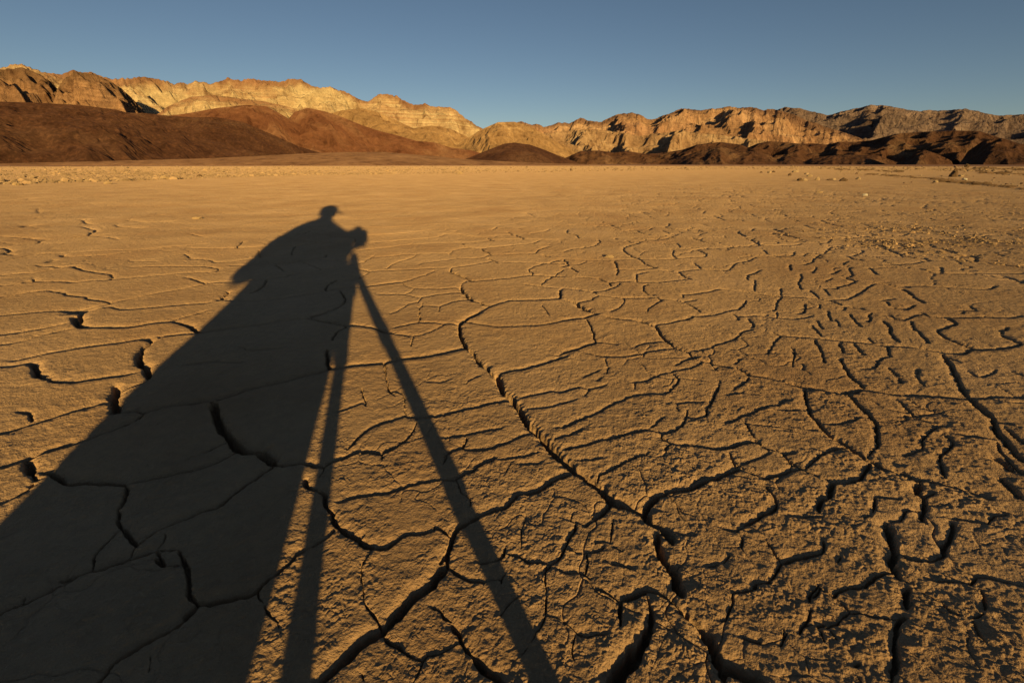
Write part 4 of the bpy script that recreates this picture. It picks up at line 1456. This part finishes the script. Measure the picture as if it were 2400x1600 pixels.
def cyl(p, q, r1, r2, n=24):
    p = Vector(p); q = Vector(q); d = q - p; b = bmesh.new()
    bmesh.ops.create_cone(b, cap_ends=True, segments=n, radius1=r1, radius2=r2, depth=d.length)
    bmesh.ops.transform(b, matrix=Matrix.Translation((p + q) / 2) @ d.to_track_quat('Z', 'Y').to_matrix().to_4x4(), verts=b.verts)
    return b
def box(c, s, mtx=None, bev=0.004):
    b = bmesh.new(); bmesh.ops.create_cube(b, size=1)
    bmesh.ops.scale(b, vec=s, verts=b.verts); bmesh.ops.translate(b, vec=c, verts=b.verts)
    if bev: bmesh.ops.bevel(b, geom=b.edges[:], offset=bev, segments=2, affect='EDGES')
    if mtx: bmesh.ops.transform(b, matrix=mtx, verts=b.verts)
    return b
def ball(c, r, s=(1, 1, 1), mtx=None):
    b = bmesh.new(); bmesh.ops.create_uvsphere(b, u_segments=20, v_segments=14, radius=r)
    bmesh.ops.scale(b, vec=s, verts=b.verts)
    if mtx: bmesh.ops.transform(b, matrix=mtx, verts=b.verts)
    bmesh.ops.translate(b, vec=c, verts=b.verts); return b

def tripod():
    t = bpy.data.objects.new('tripod', None); COL.objects.link(t); o0 = P(-0.075, -0.15, 0); t.location = o0
    t['label'] = 'black three legged tripod under the camera, casting the straight leg shadows'; t['category'] = 'tripod'
    ap = P(-0.075, -0.15, 0.455) - o0
    join_bm('hub', [cyl(ap + Vector((0, 0, -.03)), ap + Vector((0, 0, .02)), .035, .032), cyl(ap + Vector((0, 0, -.10)), ap + Vector((0, 0, -.03)), .014, .014)], m_alu, t)
    join_bm('ball_head', [cyl(ap + Vector((0, 0, .02)), ap + Vector((0, 0, .05)), .028, .026), ball(ap + Vector((0, 0, .055)), .021),
                          cyl(ap + Vector((0.0, 0, .035)), ap + Vector((-.05, -.01, .035)), .006, .009)], m_black, t)
    for ft in (P(0.185, -0.03, 0), P(-0.165, -0.43, 0), P(-0.345, 0.02, 0)):
        f = ft - o0; d = f - ap
        a = ap + d * 0.05; m1 = ap + d * 0.42; m2 = ap + d * 0.74; e = ap + d * 0.965
        leg = join_bm('leg', [cyl(a, m1, .0205, .0205), cyl(m1, m2, .0178, .0178), cyl(m2, e, .0152, .0152),
                              cyl(m1 - d * .02, m1 + d * .02, .0225, .0225), cyl(m2 - d * .02, m2 + d * .02, .0198, .0198)], m_alu, t)
        join_bm('rubber_foot', [cyl(e, ap + d, .017, .012)], m_rub, leg)
tripod()

def camera_body():
    M = co.matrix_basis.copy()
    M = Matrix.Translation((0, 0, H)) @ Matrix.Rotation(RAD(90) - PITCH, 4, 'X')
    c = bpy.data.objects.new('photo_camera', None); COL.objects.link(c); c.matrix_world = M
    c['label'] = 'black camera with wide lens on the tripod, its shadow beside the person'; c['category'] = 'camera'
    join_bm('body', [box((0, -.006, .155), (.160, .118, .064), None, .008), box((.062, -.006, .135), (.028, .10, .05), None, .010),
                     box((0, -.068, .150), (.05, .024, .05), None, .003)], m_black, c)
    join_bm('viewfinder_hump', [box((0, .070, .150), (.060, .040, .066), None, .008), box((0, .06, .19), (.034, .022, .014), None, .004)], m_black, c)
    lens = join_bm('lens', [cyl((0, 0, .126), (0, 0, .085), .034, .034, 40), cyl((0, 0, .085), (0, 0, .030), .036, .037, 40), cyl((0, 0, .03), (0, 0, .012), .0385, .0385, 40)], m_black, c)
    join_bm('front_glass', [cyl((0, 0, .012), (0, 0, .006), .034, .032, 40)], m_glass, lens)
    join_bm('mode_dial', [cyl((-.05, .048, .155), (-.05, .062, .155), .013, .012)], m_black, c)
camera_body()

def person():
    root = bpy.data.objects.new('person', None); COL.objects.link(root); o0 = P(-0.5, -0.38, 0); root.location = o0
    root['label'] = 'person in a peaked cap and jacket kneeling behind the tripod, leaning over the camera'; root['category'] = 'person'
    q = lambda a, b, c: P(a, b, c) - o0
    V = []; E = []; RR = []
    def add(p, r, par=None):
        V.append(q(*p)); RR.append(r)
        if par is not None: E.append((par, len(V) - 1))
        return len(V) - 1
    pel = add((-.50, -.40, .46), .09)
    sp = add((-.52, -.38, .58), .09, pel); ch = add((-.47, -.35, .73), .085, sp); nb = add((-.42, -.31, .86), .068, ch)
    nk = add((-.40, -.295, .91), .078, nb); hj = add((-.385, -.275, .965), .096, nk); hc = add((-.415, -.28, 1.035), .110, hj); ht = add((-.415, -.285, 1.095), .066, hc)
    # right arm (away from us) and left arm, both reaching the camera
    def arm(s, e, w, h):
        a = add(s, .062, ch); b = add(e, .045, a); c = add(w, .029, b); d = add(h, .030, c); return d
    ra = arm((-.40, -.43, .80), (-.235, -.40, .73), (-.145, -.28, .665), (-.09, -.235, .64))
    la = arm((-.37, -.25, .78), (-.25, -.17, .575), (-.15, -.19, .58), (-.12, -.20, .57))
    # front leg: knee up, foot flat; rear leg: kneeling
    a = add((-.44, -.36, .45), .085, pel); b = add((-.225, -.30, .47), .060, a); c = add((-.255, -.31, .10), .045, b); d = add((-.17, -.28, .045), .036, c)
    a = add((-.50, -.49, .38), .09, pel); b = add((-.35, -.55, .12), .060, a); c = add((-.57, -.56, .13), .046, b); d = add((-.64, -.56, .09), .036, c)
    body = skin('body', V, E, RR, m_skin, root)
    # face: nose, ears, brow, lips, eyes on the same head
    fd = (R * 0.86 + A * 0.38 + Vector((0, 0, -0.34))).normalized(); sd = fd.cross(Vector((0, 0, 1))).normalized(); ud = sd.cross(fd)
    hcv = q(-.40, -.278, 1.010)
    fm = Matrix((sd, fd, ud)).transposed().to_4x4()
    join_bm('nose', [cyl(hcv + fd * .096 + ud * .012, hcv + fd * .122 - ud * .022, .007, .013, 12), ball(hcv + fd * .116 - ud * .024, .013)], m_skin, body)
    for s in (-1, 1):
        join_bm('ear', [ball(hcv + sd * s * .102 - ud * .005, .03, (.3, .7, 1), fm)], m_skin, body)
        join_bm('eye', [ball(hcv + sd * s * .032 + fd * .092 + ud * .012, .012)], m_glass, body)
    join_bm('mouth', [ball(hcv + fd * .096 - ud * .05, .022, (1, .35, .3), fm)], m_skin, body)
    # hands: palm with four fingers and a thumb, curled round the camera
    def hand(base, fwd, side, curl):
        base = q(*base); vs = []; es = []; rd = []
        def av(p, r, par=None):
            vs.append(p); rd.append(r)
            if par is not None: es.append((par, len(vs) - 1))
            return len(vs) - 1
        w = av(base, .022); pm = av(base + fwd * .045, .024, w)
        for k, (o, L) in enumerate(((-.030, .9), (-.010, 1.0), (.010, .94), (.028, .75))):
            k0 = base + fwd * .075 + side * o
            i0 = av(k0, .0105, pm); i1 = av(k0 + (fwd * .030 + curl * .010) * L, .0092, i0)
            i2 = av(k0 + (fwd * .042 + curl * .034) * L, .0085, i1); av(k0 + (fwd * .034 + curl * .052) * L, .0078, i2)
        t0 = av(base + fwd * .022 - side * .030 + curl * .008, .013, pm); t1 = av(base + fwd * .045 - side * .046 + curl * .024, .011, t0)
        av(base + fwd * .066 - side * .044 + curl * .036, .009, t1)
        skin('hand', vs, es, rd, m_skin, body, 2)
    hand((-.10, -.24, .642), (R * .75 + A * .5 - Vector((0, 0, .35))).normalized(), (A * .8 - R * .5).normalized(), (Vector((0, 0, -.8)) + A * .5).normalized())
    hand((-.135, -.20, .565), (R * .9 + A * .35).normalized(), (A * .9 - R * .35).normalized(), (Vector((0, 0, .9)) + R * .2).normalized())
    # hair and cap
    cap = join_bm('cap', [ball(hcv + Vector((0, 0, 0.048)) - fd * .016, .119, (.95, 1.06, .92), fm)], m_cap, root)
    bmv = bmesh.new(); tip = hcv + ud * .050 + fd * .108
    vs = []
    for i in range(9):
        t = -1 + i / 4; vs.append((hcv + ud * .056 + fd * (.084 + .03 * (1 - t * t)) + sd * t * .082, tip + fd * (.095 * (1 - t * t * .8)) + sd * t * .075 - ud * (.045 * (1 - t * t))))
    for dz in (0, .004):
        row = [(bmv.verts.new(a + ud * dz), bmv.verts.new(b + ud * dz)) for a, b in vs]
        for i in range(8): bmv.faces.new((row[i][0], row[i + 1][0], row[i + 1][1], row[i][1]))
    join_bm('visor', [bmv], m_cap, cap)
    join_bm('hair', [ball(hcv - fd * .035 - ud * .005, .108, (1, .88, .85), fm)], m_hair, body)
    # jacket
    def c(px, py, r, d=-.36):                       # as seen from the sun: sideways, up, size (1/533 m)
        return (q(-.35 + (px - 400) / 533, d, .6 + (400 - py) / 533 - (d + .3) * .144), r / 533)
    blob('jacket', [[c(378, 255, 44, -.31), c(350, 305, 68, -.34), c(318, 335, 84, -.36), c(275, 395, 84, -.39), c(248, 432, 56, -.41), c(228, 452, 40, -.42)],
                    [c(318, 335, 84), c(350, 400, 88, -.35), c(330, 470, 60, -.38), c(345, 560, 44, -.42)],
                    [c(350, 400, 88), c(425, 415, 50, -.30), c(452, 432, 36, -.26)],
                    [c(425, 392, 50, -.27), c(510, 388, 34, -.22)],
                    [c(378, 285, 50, -.43), c(462, 338, 36, -.40), c(520, 362, 25, -.28)],
                    [c(390, 300, 50, -.25), c(465, 436, 42, -.17), c(516, 414, 28, -.19)],
                    [c(380, 285, 50, -.43), c(350, 305, 66, -.34), c(390, 300, 50, -.25)]], m_coat, root)
    blob('trousers', [[c(330, 470, 70, -.41), c(370, 475, 64, -.36), c(488, 468, 46, -.30), c(482, 540, 46, -.30), c(454, 640, 36, -.31)],
                      [c(330, 470, 70, -.43), c(315, 540, 64, -.48), c(395, 655, 56, -.55), c(330, 650, 52, -.55), c(262, 650, 46, -.56)],
                      [c(380, 500, 50, -.38), c(400, 560, 48, -.42), c(400, 640, 44, -.48)],
                      [c(315, 530, 60, -.48), c(278, 600, 52, -.50), c(268, 640, 46, -.55)]], m_trs, root)
    for pts in (((-.26, -.312, .10), (-.25, -.31, .045), (-.14, -.27, .035)), ((-.60, -.56, .13), (-.655, -.56, .13), (-.635, -.56, .035))):
        skin('boot', [q(*p) for p in pts], [(0, 1), (1, 2)], [.055, .048, .038], m_boot, root)
person()
